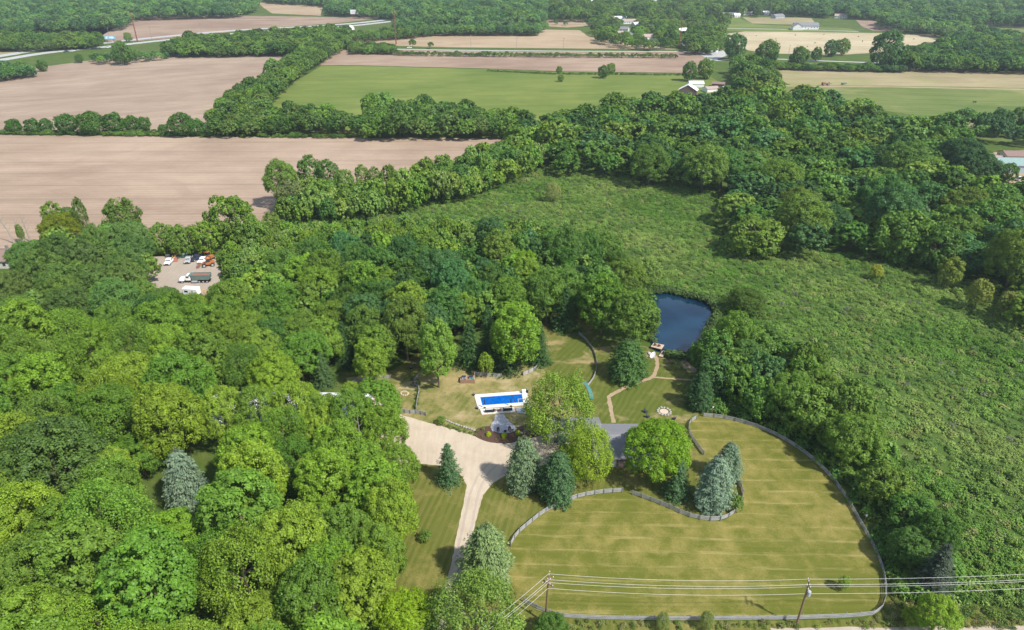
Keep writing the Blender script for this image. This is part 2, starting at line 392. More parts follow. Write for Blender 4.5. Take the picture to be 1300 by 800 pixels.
# marsh floor, lawns, drive
sheet('marsh_floor', [(440,290),(525,255),(640,225),(700,205),(920,225),(1000,300),(1300,330),(1640,430),(1700,800),(1230,765),(1180,740),(1150,690),(1100,610),(1020,540),(960,480),(940,420),(905,375),(820,365),(790,330),(640,330),(440,400),(280,390),(280,320)], .02, M['marsh'])
PADD = [(893,529),(920,532),(960,543),(1000,562),(1040,592),(1068,625),(1090,662),(1108,695),(1120,725),(1124,755),(1118,775),(1095,783),(1000,787),(850,788),(740,786),(700,781),(665,765),(648,735),(647,700),(655,680),(690,652),(735,632),(790,625),(803,630),(850,645),(890,660),(920,660),(940,640),(938,615),(925,600),(890,575),(874,545),(882,532)]
sheet('verge_grass', [(560,800),(640,760),(700,783),(850,791),(1100,786),(1135,750),(1200,770),(1500,790),(1500,900),(500,900)], .035, M['front'], smooth=False)
sheet('front_lawn', [(500,560),(640,560),(800,560),(880,520),(900,530),(935,600),(945,650),(900,665),(790,630),(700,655),(655,690),(650,740),(680,775),(560,830),(440,830),(480,700),(500,620)], .045, M['front'])
sheet('paddock', PADD, .06, M['paddock'], smooth=True)
sheet('yard_lawn', [(440,480),(500,470),(540,440),(600,470),(690,462),(680,400),(700,395),(740,400),(760,440),(765,500),(742,535),(700,560),(560,550),(520,530),(430,530)], .05, M['yard2'])
sheet('back_lawn', [(690,470),(676,402),(700,390),(745,400),(770,430),(820,440),(855,455),(885,470),(905,520),(890,545),(850,560),(800,570),(730,560),(735,520)], .055, M['back'])
POND = [(812,378),(830,372),(852,371),(872,377),(898,383),(911,394),(908,410),(899,424),(893,440),(878,453),(856,455),(846,450),(832,446),(826,437),(826,415),(815,400)]
sheet('pond', POND, .08, M['pond'], smooth=True)
DRIVE = [(470,500),(512,528),(540,536),(566,543),(600,553),(618,561),(640,564),(662,561),(690,552),(712,560),(706,585),(676,595),(646,602),(626,613),(613,629),(607,650),(600,680),(592,712),(578,760),(556,830),(512,830),(548,775),(569,735),(575,706),(584,660),(593,616),(585,603),(566,592),(534,589),(500,590),(470,560)]
sheet('gravel_drive', DRIVE, .075, M['drive'], jit=.12, step=.8)
for off in (-.85, .85):
    CL = smooth_poly([G(*p) for p in [(628,588),(614,602),(604,622),(598,645),(592,675),(584,706),(574,740),(562,775),(548,815)]], 6, False)
    LN = []
    for i_, p_ in enumerate(CL):
        d_ = (CL[min(i_ + 1, len(CL) - 1)] - CL[max(i_ - 1, 0)]).normalized(); LN.append((p_.x - d_.y * off, p_.y + d_.x * off, 0))
    ribbon('wheel_track', LN, .55, .082, M['track'], world=True, jit=.07, sm=False)
sheet('drive_wheel_patch', [(640,590),(662,588),(668,598),(646,602),(634,604)], .082, M['track'], jit=.2, step=.8)
sheet('mulch_bed', [(602,553),(605,545),(625,541),(655,543),(678,536),(690,545),(678,555),(659,561),(632,563),(615,560)], .095, M['mulch'], smooth=True)
ribbon('dirt_path', [(833,452),(834.5,465),(828,478.6),(815,484),(797.7,491),(775,502),(773,507),(776,521),(779,537)], 1.0, .07, M['path'], jit=.15)
ribbon('dirt_path', [(828,479),(852,481),(880,483)], .7, .0745, M['path'], jit=.12)
ribbon('gravel_verge', [(980,803),(1100,801),(1300,800),(1500,800)], 1.3, .05, M['track'], jit=.2)
ribbon('country_road', [(1500,830),(1100,830),(800,835),(500,840)], 6.5, .04, M['road_grey'], sm=False)
sheet('pond_shore_path', [(846,452),(870,458),(886,470),(880,476),(866,466),(850,458)], .07, M['path'], jit=.3, step=.7)

# highway, two carriageways, and far roads
HW = [(-80,90),(0,76.5),(60,67),(130,60),(200,52),(300,42.5),(433,34),(500,27),(560,21.5),(640,15)]
ribbon('highway', HW, 15, .05, M['asphalt'])
ribbon('highway', [(u, v - 5.2 + max(0, (u - 100)) * .0065) for u, v in HW], 15, .06, M['asphalt'])
for k_, dv in ((0, 0), (1, -5.2)):
    for off in (-1, 1):
        ribbon('lane_line', [(u, v + dv + (max(0, (u - 100)) * .0065 if k_ else 0) + off * .9 * (1 - max(0, u) / 900)) for u, v in HW], .35, .07, M['line'])
ribbon('far_road', [(500,62.5),(600,64),(760,65.3),(880,65.5)], 7, .05, M['asphalt'])
ribbon('far_road', [(864,52),(872,58),(885,65),(897,71),(908,77)], 9, .06, M['asphalt'], sm=False)
ribbon('far_road', [(908,77),(960,74.5),(1060,78),(1180,82),(1400,88)], 6, .055, M['asphalt'])
ribbon('far_road', [(918,36),(1000,37.5),(1090,40)], 6, .055, M['asphalt'])
ribbon('farm_track', [(985,109),(1060,110),(1160,111),(1400,116)], 4, .07, M['path'], jit=.4)
sheet('equipment_yard', [(196,364),(150,350),(140,330),(205,326),(272,326),(280,345),(278,368),(212,374)], .07, M['yardgravel'], jit=.4, step=1.5)
sheet('farm_yard', [(1235,196),(1330,188),(1400,200),(1400,240),(1280,232)], .08, M['path'], jit=.4, step=3)
sheet('gas_station_lot', [(890,70),(918,64),(925,70),(908,76)], .07, M['asphalt'])

#@@TREES
# ------------------------------------------------------------------ tree meshes
def leaf_mesh(name, P, N, size, lr, cr, mat, elong=None, aspect=.62):
    n = len(P); rng = np.random.default_rng(len(P) + 5)
    N = N / (np.linalg.norm(N, axis=1, keepdims=True) + 1e-9)
    if elong is None:
        a = rng.normal(size=(n, 3))
    else: a = elong + rng.normal(size=(n, 3)) * .25
    T = a - (a * N).sum(1, keepdims=True) * N; T /= (np.linalg.norm(T, axis=1, keepdims=True) + 1e-9)
    B = np.cross(N, T); s = (size * rng.uniform(.7, 1.3, n))[:, None]
    V = np.stack([P + T * s, P + B * s * aspect, P - T * s, P - B * s * aspect], 1).reshape(-1, 3)
    me = bpy.data.meshes.new(name); me.vertices.add(4 * n); me.loops.add(4 * n); me.polygons.add(n)
    me.vertices.foreach_set('co', V.astype(np.float32).ravel())
    me.loops.foreach_set('vertex_index', np.arange(4 * n, dtype=np.int32))
    me.polygons.foreach_set('loop_start', np.arange(0, 4 * n, 4, dtype=np.int32))
    me.update(calc_edges=True)
    for nm, arr in (('leaf_rand', lr), ('clump_rand', cr)):
        at = me.attributes.new(nm, 'FLOAT', 'FACE'); at.data.foreach_set('value', arr.astype(np.float32))
    me.materials.append(mat); return me
def unit(a): return a / (np.linalg.norm(a, axis=-1, keepdims=True) + 1e-9)

def crown(name, seed, nl=34, nc=14, nf=22, leaf=.042, cz=1.25, rz=1.0, low=-.45, lobe=(.26, .42), spread=.68, droop=0.0, irregular=.12):
    """lobed crown: radius 1, centre height cz; lobes > clumps > leaves"""
    g = np.random.default_rng(seed)
    k = np.arange(nl) + .5; ph = k * 2.39996 + g.uniform(0, 6); zz = 1 - (1 - low) * k / nl
    D = np.stack([np.cos(ph) * np.sqrt(np.maximum(0, 1 - zz ** 2)), np.sin(ph) * np.sqrt(np.maximum(0, 1 - zz ** 2)), zz], 1) + g.normal(size=(nl, 3)) * .13
    D = unit(D); rad = g.uniform(*lobe, nl); dist = spread * (1 + g.uniform(-irregular, irregular, nl)) + (.36 - rad) * .5
    LC = D * dist[:, None]; LC[:, 2] *= rz; lr_ = g.uniform(0, 1, nl)
    P = []; N = []; CR = []
    for i in range(nl):
        d = unit(g.normal(size=(nc, 3)) * .8 + D[i] * .9 + np.array([0, 0, .35]))
        cc = LC[i] + d * rad[i] * g.uniform(.7, 1.0, nc)[:, None]
        for j in range(nc):
            r = rad[i] * g.uniform(.28, .46)
            q = unit(g.normal(size=(nf, 3)) + d[j] * .8 + np.array([0, 0, .3]))
            pp = cc[j] + q * r * g.uniform(.6, 1.1, nf)[:, None]
            if droop: pp[:, 2] -= droop * g.uniform(0, 1, nf) ** 2
            P.append(pp); N.append(q + g.normal(size=(nf, 3)) * .30 + np.array([0, 0, .25])); CR.append(np.full(nf, .5 * lr_[i] + .5 * g.uniform()))
    P = np.concatenate(P); N = np.concatenate(N); CR = np.concatenate(CR)
    rr = np.linalg.norm(P / np.array([1, 1, rz]), axis=1); keep = rr > .5
    P, N, CR = P[keep], N[keep], CR[keep]; P[:, 2] += cz
    return leaf_mesh(name, P, N, leaf, g.uniform(0, 1, len(P)), CR, FOL)

def spruce(name, seed, tiers=24, nb=13, leaf=.05, H=3.0, power=.8, full=0.0, seg=6, per=6):
    g = np.random.default_rng(seed); P = []; N = []; E = []; CR = []
    for t_ in range(tiers):
        h = .04 + .95 * t_ / tiers; rad = ((1 - h) ** power * (1 - .45 * full * (1 - h) ** 4) + .03) * (1.3 if full else 1.0)
        n = max(4, int(nb * (.35 + rad)))
        for b in range(n):
            a = 2 * pi * (b + g.uniform(-.35, .35)) / n + t_ * 1.3; L = rad * g.uniform(.66, 1.14) * (1 + .10 * sin(3 * a + seed) + .07 * sin(5 * a + 11 * h)); c = g.uniform()
            dr = np.array([cos(a), sin(a), 0]); 
            z0 = h * H + g.uniform(-.03, .03) * H / 3
            for s_ in range(seg):
                u = (s_ + 1) / seg
                if u < .3: continue
                base = dr * L * u + np.array([0, 0, z0 - .22 * u * L + .10 * L * u ** 3])
                m = per
                side = np.array([-sin(a), cos(a), 0]); off = g.uniform(-1, 1, m)[:, None]
                P.append(base + side * off * .14 * (1.2 - .5 * u) * (rad ** .5) + g.normal(size=(m, 3)) * .015 + dr * g.uniform(-.05, .05, m)[:, None])
                E.append(np.repeat((dr * 1.0 + np.array([0, 0, -.25]))[None], m, 0) + side * off * .7)
                N.append(np.repeat((np.array([0, 0, 1.0]) + dr * .55)[None], m, 0) + g.normal(size=(m, 3)) * .4); CR.append(np.full(m, .6 * c + .4 * u))
    P = np.concatenate(P); N = np.concatenate(N); E = np.concatenate(E); CR = np.concatenate(CR)
    return leaf_mesh(name, P, N, leaf, g.uniform(0, 1, len(P)), CR, FOL, E, .42)

def trunk(seed, h=1.3, r=.055, limbs=7, top=1.7):
    g = random.Random(seed); mb = MB()
    pts = [(g.uniform(-.02, .02) * i, g.uniform(-.02, .02) * i, top * i / 5) for i in range(6)]
    mb.tube(pts, r, 7, r * .25)
    for k in range(limbs):
        z = top * g.uniform(.35, .8); a = 2 * pi * k / limbs + g.uniform(-.4, .4); L = g.uniform(.4, .7)
        mb.tube([(0, 0, z), (cos(a) * L * .5, sin(a) * L * .5, z + L * .35), (cos(a) * L, sin(a) * L, z + L * .6)], r * .45, 5, r * .12)
    return mb.mesh('trunk', BARK)
TRUNKS = [trunk(i) for i in range(4)]
TRUNK_S = MB().tube([(0, 0, 0), (0, 0, 1.4), (.01, 0, 2.7)], .055, 7, .012).mesh('trunk', BARK)
BROAD = [crown('crown', 11 + i, 36, 16, 46, .028, 1.25, .98 + .07 * i % .2, lobe=(.25, .42), spread=.66) for i in range(6)]
TALL = [crown('crown', 41 + i, 44, 14, 30, .038, 1.75, 1.55, low=-.75, lobe=(.26, .40), spread=.62) for i in range(3)]
WISPY = [crown('crown', 51 + i, 40, 20, 20, .026, 1.25, 1.0, low=-.7, lobe=(.26, .44), spread=.64, droop=.22) for i in range(2)]
MIDL = [crown('crown', 61 + i, 30, 13, 18, .050, 1.25, 1.02, low=-.5, lobe=(.27, .44), spread=.64) for i in range(6)]
MIDT = [crown('crown', 71 + i, 32, 12, 17, .054, 1.75, 1.55, low=-.75, lobe=(.28, .42), spread=.6) for i in range(3)]
FARL = [crown('crown', 81 + i, 18, 8, 11, .095, 1.15, 1.0, low=-.35, lobe=(.32, .46), spread=.58) for i in range(4)]
SPRU = [spruce('crown', 91 + i) for i in range(2)]
SPRF = [spruce('crown', 95 + i, power=.5, full=.9, nb=20, tiers=26, H=2.5, leaf=.055, seg=7, per=7) for i in range(2)]
SPRM = [spruce('crown', 98, tiers=16, nb=10, leaf=.08, seg=5, per=4)]
SHRB = [crown('crown', 101 + i, 8, 5, 9, .11, .55, .7, low=.0, lobe=(.34, .55), spread=.5, irregular=.35) for i in range(5)]
SHRH = [crown('crown', 111 + i, 18, 10, 16, .06, .75, .85, low=-.4, lobe=(.28, .45), spread=.6) for i in range(2)]
# unit height of each family (top of the crown)
LOWT = [crown('crown', 121 + i, 34, 13, 20, .05, 1.02, .98, low=-.95, lobe=(.26, .44), spread=.62, irregular=.2) for i in range(4)]
KH = {'low': 2.0, 'broad': 2.25, 'tall': 3.25, 'wispy': 2.25, 'spruce': 3.0, 'full': 2.5, 'shrub': 1.6}
KC = {'low': 1.0, 'broad': 1.25, 'tall': 1.75, 'wispy': 1.25, 'spruce': 1.3, 'full': 1.2, 'shrub': .75}

TREES = []      # dicts: x,y, rad, h, kind, tint, label, group, cat, px, name
def jit_tint(t, a=.16):
    k = 1 + random.uniform(-a, a); return (t[0] * k * random.uniform(.85, 1.06), t[1] * k, t[2] * k * random.uniform(.85, 1.15))
def rec(x, y, wid, h, kind, tint, label, group=None, cat='tree', name='broadleaf_tree', keep=False, rz=None):
    u, v, d = PR((x, y, h * .55)); TREES.append(dict(x=x, y=y, wid=wid, h=h, kind=kind, tint=tint, label=label, group=group, cat=cat, name=name, keep=keep, px=FOC * wid / d, u=u, v=v, rz=random.uniform(0, 6.28) if rz is None else rz))
def T_base(u, v, vtop, wpx, kind, tint, label, name='broadleaf_tree', cat='tree', group=None):
    if kind in ('spruce', 'full'): v -= wpx * .17; vtop += 1
    b = G(u, v); h = height_to(u, v, vtop); wid = wpx / ppm(u, v, h * .4)
    rec(b.x, b.y, wid, h, kind, tint, label, group, cat, name, True)
def T_mid(u, v, wpx, ratio, kind, tint, label, name='broadleaf_tree', cat='tree', group=None):
    z = 6.0
    for _ in range(6):
        wid = wpx / ppm(u, v, z); h = wid * ratio; z = h * KC[kind] / KH[kind]
    b = G(u, v, z); rec(b.x, b.y, wid, h, kind, tint, label, group, cat, name, True)

LIME = (.155, .235, .022); BRIGHT = (.12, .198, .022); MIDG = (.108, .185, .028); DARK = (.07, .14, .024); DEEP = (.042, .092, .024)
BLUEG = (.06, .135, .036); OLIVE = (.10, .16, .022); SPRB = (.115, .17, .085); SPRG = (.06, .12, .045); PALE = (.145, .22, .045)
# round the house and drive
T_base(570, 619, 561, 42, 'spruce', SPRG, 'small blue green spruce alone on the lawn left of the gravel drive', 'spruce_tree')
T_base(665, 626, 553, 47, 'full', SPRB, 'grey green spruce at the corner where the drive meets the mulch bed', 'spruce_tree')
T_base(707, 641, 571, 47, 'full', SPRG, 'dark blue green spruce touching the back of the curved paddock fence', 'spruce_tree')
T_base(712, 612, 549, 34, 'spruce', SPRG, 'slim dark spruce tip between the grey green spruce and the yellow green tree', 'spruce_tree')
T_base(858, 637, 581, 46, 'spruce', SPRG, 'slim green spruce in front of the vivid green round tree', 'spruce_tree')
T_base(903, 651, 577, 47, 'full', (.145, .21, .145), 'largest pale blue spruce inside the fence bend', 'spruce_tree')
T_base(921, 613, 561, 35, 'full', (.12, .18, .11), 'smaller blue spruce behind the largest pale blue one', 'spruce_tree')
T_base(618, 748, 666, 66, 'full', (.14, .20, .075), 'big grey green pine beside the lower end of the drive', 'pine_tree')
T_mid(934, 640, 20, 1.2, 'shrub', MIDG, 'dark green bush at the right foot of the pale blue spruce', 'bush', 'bush')
T_mid(602, 782, 118, 1.0, 'wispy', (.12, .19, .03), 'large feathery green tree over the foot of the drive', 'broadleaf_tree')
T_mid(835, 573, 84, .95, 'broad', (.125, .225, .012), 'vivid green round tree in front of the house roof')
T_mid(711, 517, 88, 1.15, 'wispy', (.14, .215, .025), 'feathery yellow green tree between the pool and the house')
T_mid(748, 574, 62, 1.45, 'wispy', (.18, .26, .02), 'weeping yellow green tree against the left side of the house')
T_mid(724, 588, 42, 1.5, 'wispy', (.18, .26, .015), 'narrow yellow green tree left of the weeping one by the house')
T_base(796, 488, 430, 50, 'full', (.06, .125, .03), 'dense dark rounded conifer beside the path to the dock', 'conifer_tree')
T_mid(765, 385, 62, 1.4, 'tall', (.08, .16, .015), 'tall green tree on the left bank of the pond')
T_mid(806, 402, 62, 1.4, 'tall', (.09, .16, .02), 'tall green tree overhanging the pond beside the raft')
T_mid(795, 358, 52, 1.3, 'broad', OLIVE, 'olive green tree behind the two tall ones by the pond')
T_mid(822, 345, 34, 1.2, 'broad', PALE, 'pale yellow tree behind the pond reed edge')
T_base(717, 425, 361, 44, 'spruce', DEEP, 'dark spruce at the far end of the back lawn', 'spruce_tree')
T_mid(655, 424, 66, 1.5, 'tall', (.125, .225, .02), 'bright tall oval tree above the pool fence')
T_base(684, 468, 408, 40, 'spruce', DEEP, 'dark spruce right behind the bright oval tree', 'spruce_tree')
T_base(641, 478, 418, 52, 'spruce', (.04, .075, .025), 'dark spruce in front of the bright oval tree', 'spruce_tree')
T_base(597, 472, 402, 44, 'spruce', DEEP, 'dark spruce behind the wooden play deck', 'spruce_tree')
T_base(620, 455, 384, 36, 'spruce', DEEP, 'tall dark spruce left of the bright oval tree', 'spruce_tree')
T_base(557, 492, 401, 52, 'tall', (.13, .225, .03), 'light green tree with bare trunk on the pool lawn')
T_mid(617, 463, 20, 1.7, 'broad', LIME, 'small lime green tree behind the board fence near the play deck')
T_mid(516, 394, 60, 1.5, 'tall', (.13, .20, .02), 'bright green tall tree in the wood above the small fenced lawn')
T_mid(558, 352, 66, 1.15, 'broad', BLUEG, 'blue green rounded tree in the middle of the central wood')
T_mid(666, 345, 46, 1.3, 'broad', (.13, .225, .012), 'lime green tree in the wood between darker ones')
T_mid(718, 325, 56, 1.35, 'broad', DARK, 'dark broad tree at the marsh edge of the central wood')
T_mid(738, 366, 44, 1.35, 'broad', DEEP, 'dark tree behind the dark spruce on the back lawn')
T_mid(470, 458, 44, 1.7, 'tall', (.13, .21, .02), 'lime green pointed tree behind the small fenced lawn')
T_mid(590, 395, 40, 1.5, 'tall', BRIGHT, 'mid green pointed tree between the dark spruces')
T_base(412, 495, 446, 38, 'spruce', (.06, .11, .035), 'grey green spruce left of the small fenced lawn', 'spruce_tree')
T_base(440, 470, 405, 34, 'spruce', DEEP, 'dark spruce deep in the wood left of the small fenced lawn', 'spruce_tree')
T_base(545, 470, 405, 34, 'spruce', DEEP, 'dark spruce behind the light green tree on the pool lawn', 'spruce_tree')
T_mid(446, 498, 24, 1.4, 'broad', LIME, 'small lime green tree at the left end of the arched fence')
T_base(243, 651, 569, 50, 'full', (.14, .20, .13), 'blue grey spruce rising among the green crowns of the left wood', 'spruce_tree')
T_mid(68, 590, 120, 1.1, 'broad', (.065, .115, .022), 'dark green broad crown in the left wood beside the brighter ones')
T_mid(560, 534, 13, .9, 'shrub', MIDG, 'dark green bush at the end of the stone edging by the drive', 'bush', 'bush')
T_mid(540, 681, 17, 1.0, 'shrub', MIDG, 'small round bush on the lawn left of the drive', 'bush', 'bush')
T_mid(1072, 740, 15, 1.5, 'broad', LIME, 'small bright sapling inside the paddock near the fence bend', 'sapling', 'sapling')
T_mid(1190, 784, 52, 1.1, 'broad', (.15, .24, .02), 'bright yellow green tree at the roadside beside the wires')
T_mid(1158, 784, 24, 1.1, 'broad', (.15, .22, .02), 'small green tree left of the bright roadside one')
T_mid(513, 790, 76, 1.1, 'broad', (.16, .25, .012), 'bright lime tree at the bottom edge left of the drive')
T_mid(700, 800, 44, .9, 'broad', (.07, .14, .02), 'dark green bush at the foot of the left utility pole', 'bush', 'bush')
T_mid(842, 788, 17, 1.7, 'wispy', (.16, .20, .05), 'wispy pale bush outside the front fence, left one', 'bush', 'bush')
T_mid(898, 787, 18, 1.7, 'wispy', (.16, .20, .05), 'wispy pale bush outside the front fence, right one', 'bush', 'bush')
T_base(1180, 760, 688, 60, 'spruce', (.05, .07, .045), 'dull grey green spruce in the thicket behind the wires', 'spruce_tree')
T_mid(1188, 680, 54, 1.3, 'broad', (.05, .11, .015), 'dark green tree behind the grey green spruce by the paddock bend')
T_base(886, 523, 470, 34, 'full', (.04, .09, .028), 'dark spruce at the wood corner behind the paddock gate', 'spruce_tree')
T_mid(948, 383, 46, .75, 'broad', (.07, .12, .018), 'dark green low tree at the right bank of the pond')
T_mid(1207, 345, 30, 1.6, 'tall', (.145, .19, .03), 'pale olive tree standing in the marsh before the big wood')
T_mid(1244, 372, 30, 1.5, 'tall', (.15, .18, .03), 'pale olive tree right of the other one in the marsh')
T_mid(1282, 388, 30, 1.4, 'broad', (.16, .19, .04), 'pale olive bushy tree at the right margin of the marsh')
T_mid(1113, 345, 16, 1.2, 'broad', (.24, .27, .03), 'small yellow bush in the middle of the marsh', 'bush', 'bush')
T_mid(702, 243, 20, 1.3, 'wispy', (.2, .23, .07), 'pale straw green shrub at the far marsh edge', 'bush', 'bush')
T_mid(1290, 330, 70, 1.2, 'broad', (.10, .16, .02), 'fresh green tree at the right edge where marsh meets wood')
for u, v, wp, tt, lb in [(285, 527, 60, LIME, 'lime green tree covering the left end of the white barn roof'), (328, 530, 58, BRIGHT, 'bright green tree in front of the white barn roof, left one'), (378, 526, 60, LIME, 'lime green tree before the middle of the white barn roof'), (408, 532, 54, BRIGHT, 'bright green tree in front of the white barn roof, right one'), (446, 537, 62, (.10, .18, .02), 'rounded green tree at the right end of the white barn'), (488, 556, 60, (.13, .215, .02), 'light green tree at the wood corner by the small fenced lawn')]:
    T_mid(u, v, wp, 1.55, 'broad', tt, lb)
for u, v, wp, tt, lb in [(504, 598, 56, BRIGHT, 'bright green tree of the wood edge level with the lone spruce by the drive'), (498, 652, 66, LIME, 'lime green tree bulging from the wood edge toward the lower drive lawn'), (482, 708, 66, BRIGHT, 'bright green tree of the wood edge level with the small round lawn bush'), (410, 548, 56, LIME, 'lime green tree in front of the right third of the white barn')]:
    T_mid(u, v, wp, 1.5, 'broad', tt, lb)
for u, v, wp, tt, lb in [(182, 380, 40, MIDG, 'mid green tree at the lower left corner of the equipment yard'), (212, 390, 42, (.09, .16, .03), 'green tree below the left half of the equipment yard'), (246, 398, 44, BRIGHT, 'bright green tree right below the white trailer'), (282, 384, 40, MIDG, 'mid green tree at the lower right corner of the equipment yard')]:
    T_mid(u, v, wp, 1.3, 'broad', tt, lb)
# left side hedge by the field
T_base(113, 308, 247, 18, 'tall', (.09, .14, .03), 'slim straggly tree against the ploughed field')
T_mid(66, 273, 26, 1.6, 'tall', BRIGHT, 'bright oval tree at the field edge above the left wood')
T_mid(88, 278, 22, 1.5, 'broad', DARK, 'small dark tree between the slim one and the bright oval one')
T_mid(78, 291, 50, .8, 'broad', (.13, .165, .012), 'low olive spreading tree below the bright oval one')
T_mid(156, 283, 46, 1.25, 'low', (.08, .135, .02), 'tall ragged green tree at the field edge left of the equipment yard')
T_mid(205, 303, 34, 1.2, 'low', MIDG, 'narrow green tree right of the ragged one at the field edge')
T_mid(232, 305, 36, 1.15, 'low', MIDG, 'green tree behind the yellow loader in the yard')
T_mid(292, 280, 58, 1.15, 'low', (.095, .165, .018), 'largest round tree behind the equipment yard')
T_mid(322, 299, 40, 1.2, 'low', MIDG, 'green tree right of the largest round one behind the yard')
T_mid(260, 302, 36, 1.3, 'low', BRIGHT, 'pointed green tree left of the largest round one behind the yard')
T_mid(345, 287, 26, 1.7, 'tall', (.12, .18, .03), 'light green pointed tree at the right end of the yard hedge')
for i, (u, v, wp, tt, lb) in enumerate([(357, 232, 44, MIDG, 'leftmost tree of the tall row below the ploughed field'), (394, 222, 34, DARK, 'dark poplar second from left in the tall row'), (417, 226, 32, DARK, 'dark poplar third from left in the tall row'), (438, 236, 28, MIDG, 'slim poplar fourth from left in the tall row'), (459, 222, 18, MIDG, 'small headed poplar left of its thin twin'), (475, 225, 18, MIDG, 'thin poplar right of its small headed twin'), (368, 250, 36, (.12, .15, .05), 'grey olive tree in front of the tall row')]):
    T_mid(u, v, wp, 1.8 if i not in (0, 6) else 1.3, 'tall' if i not in (0, 6) else 'broad', tt, lb)
for u, v, wp, lb in [(17, 160, 19, 'first small round hedge tree from the left field corner'), (41, 160, 20, 'second small hedge tree, joined to its neighbour on the right'), (58, 160, 18, 'third small hedge tree, joined to its neighbour on the left'), (84, 157, 27, 'fourth hedge tree, round and separate'), (115, 156, 32, 'fifth hedge tree, the widest separate one'), (144, 156, 27, 'sixth hedge tree, close beside the widest'), (168, 157, 20, 'seventh hedge tree, left of a pair'), (182, 157, 18, 'eighth hedge tree, right of a pair'), (230, 158, 32, 'ninth hedge tree, ragged with gaps'), (207, 164, 13, 'small bush in the hedge gap left of the ragged tree'), (250, 162, 22, 'last hedge tree before the thick tree belt')]:
    T_mid(u, v, wp, .95, 'low', jit_tint((.055, .125, .018), .1), lb, group='trees along the hedge between the ploughed fields')
for u, v, wp, tt, lb in [(934, 58, 28, BLUEG, 'tall tree at the corner of the straw field and far road'), (975, 66, 28, DARK, 'round tree along the far road right of the corner one'), (1015, 72, 24, DARK, 'low tree along the far road'), (1037, 68, 14, DARK, 'slim tree along the far road'), (1056, 60, 18, BLUEG, 'left one of two tall twin trees along the far road'), (1070, 58, 18, MIDG, 'right one of two tall twin trees along the far road'), (1128, 62, 42, BLUEG, 'broad spreading tree in front of the straw field'), (710, 88, 8, MIDG, 'lone small tree at the top corner of the green crop'), (712, 98, 8, MIDG, 'tiny tree below the lone small one in the green crop'), (776, 86, 12, PALE, 'pale small tree on the crop boundary'), (766, 90, 14, DARK, 'dark low bush on the crop boundary'), (876, 90, 20, DARK, 'round tree behind the old barn'), (896, 86, 22, MIDG, 'loose tree between the old barn and far road'), (1272, 155, 30, BLUEG, 'dark clump tree at the pasture right edge'), (1252, 157, 26, BLUEG, 'grey green tree at the left of the pasture clump'), (1294, 150, 24, DARK, 'dark tree beside the pasture at the photo margin'), (1280, 218, 22, DARK, 'round dark tree in front of the pale green roof'), (100, 73, 10, DARK, 'small round tree on the highway bank'), (53, 82, 13, DARK, 'round bush on the highway bank left'), (155, 67, 24, DARK, 'dark bush cluster beside the highway'), (130, 48, 7, DARK, 'small tree left of the blue billboard'), (162, 46, 10, PALE, 'sparse pale tree right of the blue billboard')]:
    T_mid(u, v + 1, wp, 1.15, 'low', tt, lb)

# woods filled tree by tree
def inside(poly, x, y):
    c = False; j = len(poly) - 1
    for i in range(len(poly)):
        xi, yi = poly[i][0], poly[i][1]; xj, yj = poly[j][0], poly[j][1]
        if (yi > y) != (yj > y) and x < (xj - xi) * (y - yi) / (yj - yi) + xi: c = not c
        j = i
    return c
GRID = {}
def gput(x, y, r): GRID.setdefault((int(x // 14), int(y // 14)), []).append((x, y, r))
def gfree(x, y, r, f):
    ci, cj = int(x // 14), int(y // 14)
    for i in (-1, 0, 1):
        for j in (-1, 0, 1):
            for (a, b, q) in GRID.get((ci + i, cj + j), ()):
                if (a - x) ** 2 + (b - y) ** 2 < (f * (r + q)) ** 2: return False
    return True
for t_ in TREES: gput(t_['x'], t_['y'], min(t_['wid'] / 2, 7))
NOGO = []
NOGO.append([G(u, v) for u, v in [(255,508),(478,508),(480,548),(258,552)]])
NOGO.append([G(u, v) for u, v in [(186,408),(192,322),(275,322),(290,340),(296,408)]])
NOGO.append([G(u, v) for u, v in [(-60,318),(32,310),(46,398),(-60,402)]])
NOGO.append([G(u, v) for u, v in POND])
NOGO.append([G(u, v) for u, v in [(190,590),(296,590),(306,715),(184,715)]])
NOGO.append([G(u, v) for u, v in [(860,540),(893,512),(935,522),(975,533),(1020,552),(1062,580),(1100,620),(1128,665),(1150,715),(1155,770),(1000,800),(640,800),(640,560)]])
NOGO.append([G(u, v) for u, v in [(514,560),(507,620),(500,680),(487,740),(468,800),(450,870),(645,870),(645,560)]])
NOGO.append([G(u, v) for u, v in [(1232,245),(1232,190),(1420,178),(1420,250)]])
NOGO.append([G(u, v) for u, v in [(850,98),(932,98),(936,126),(905,136),(850,136)]])
NOGO.append([G(u, v) for u, v in [(440,478),(500,472),(540,450),(560,500),(545,535),(500,540),(478,520),(440,515)]])
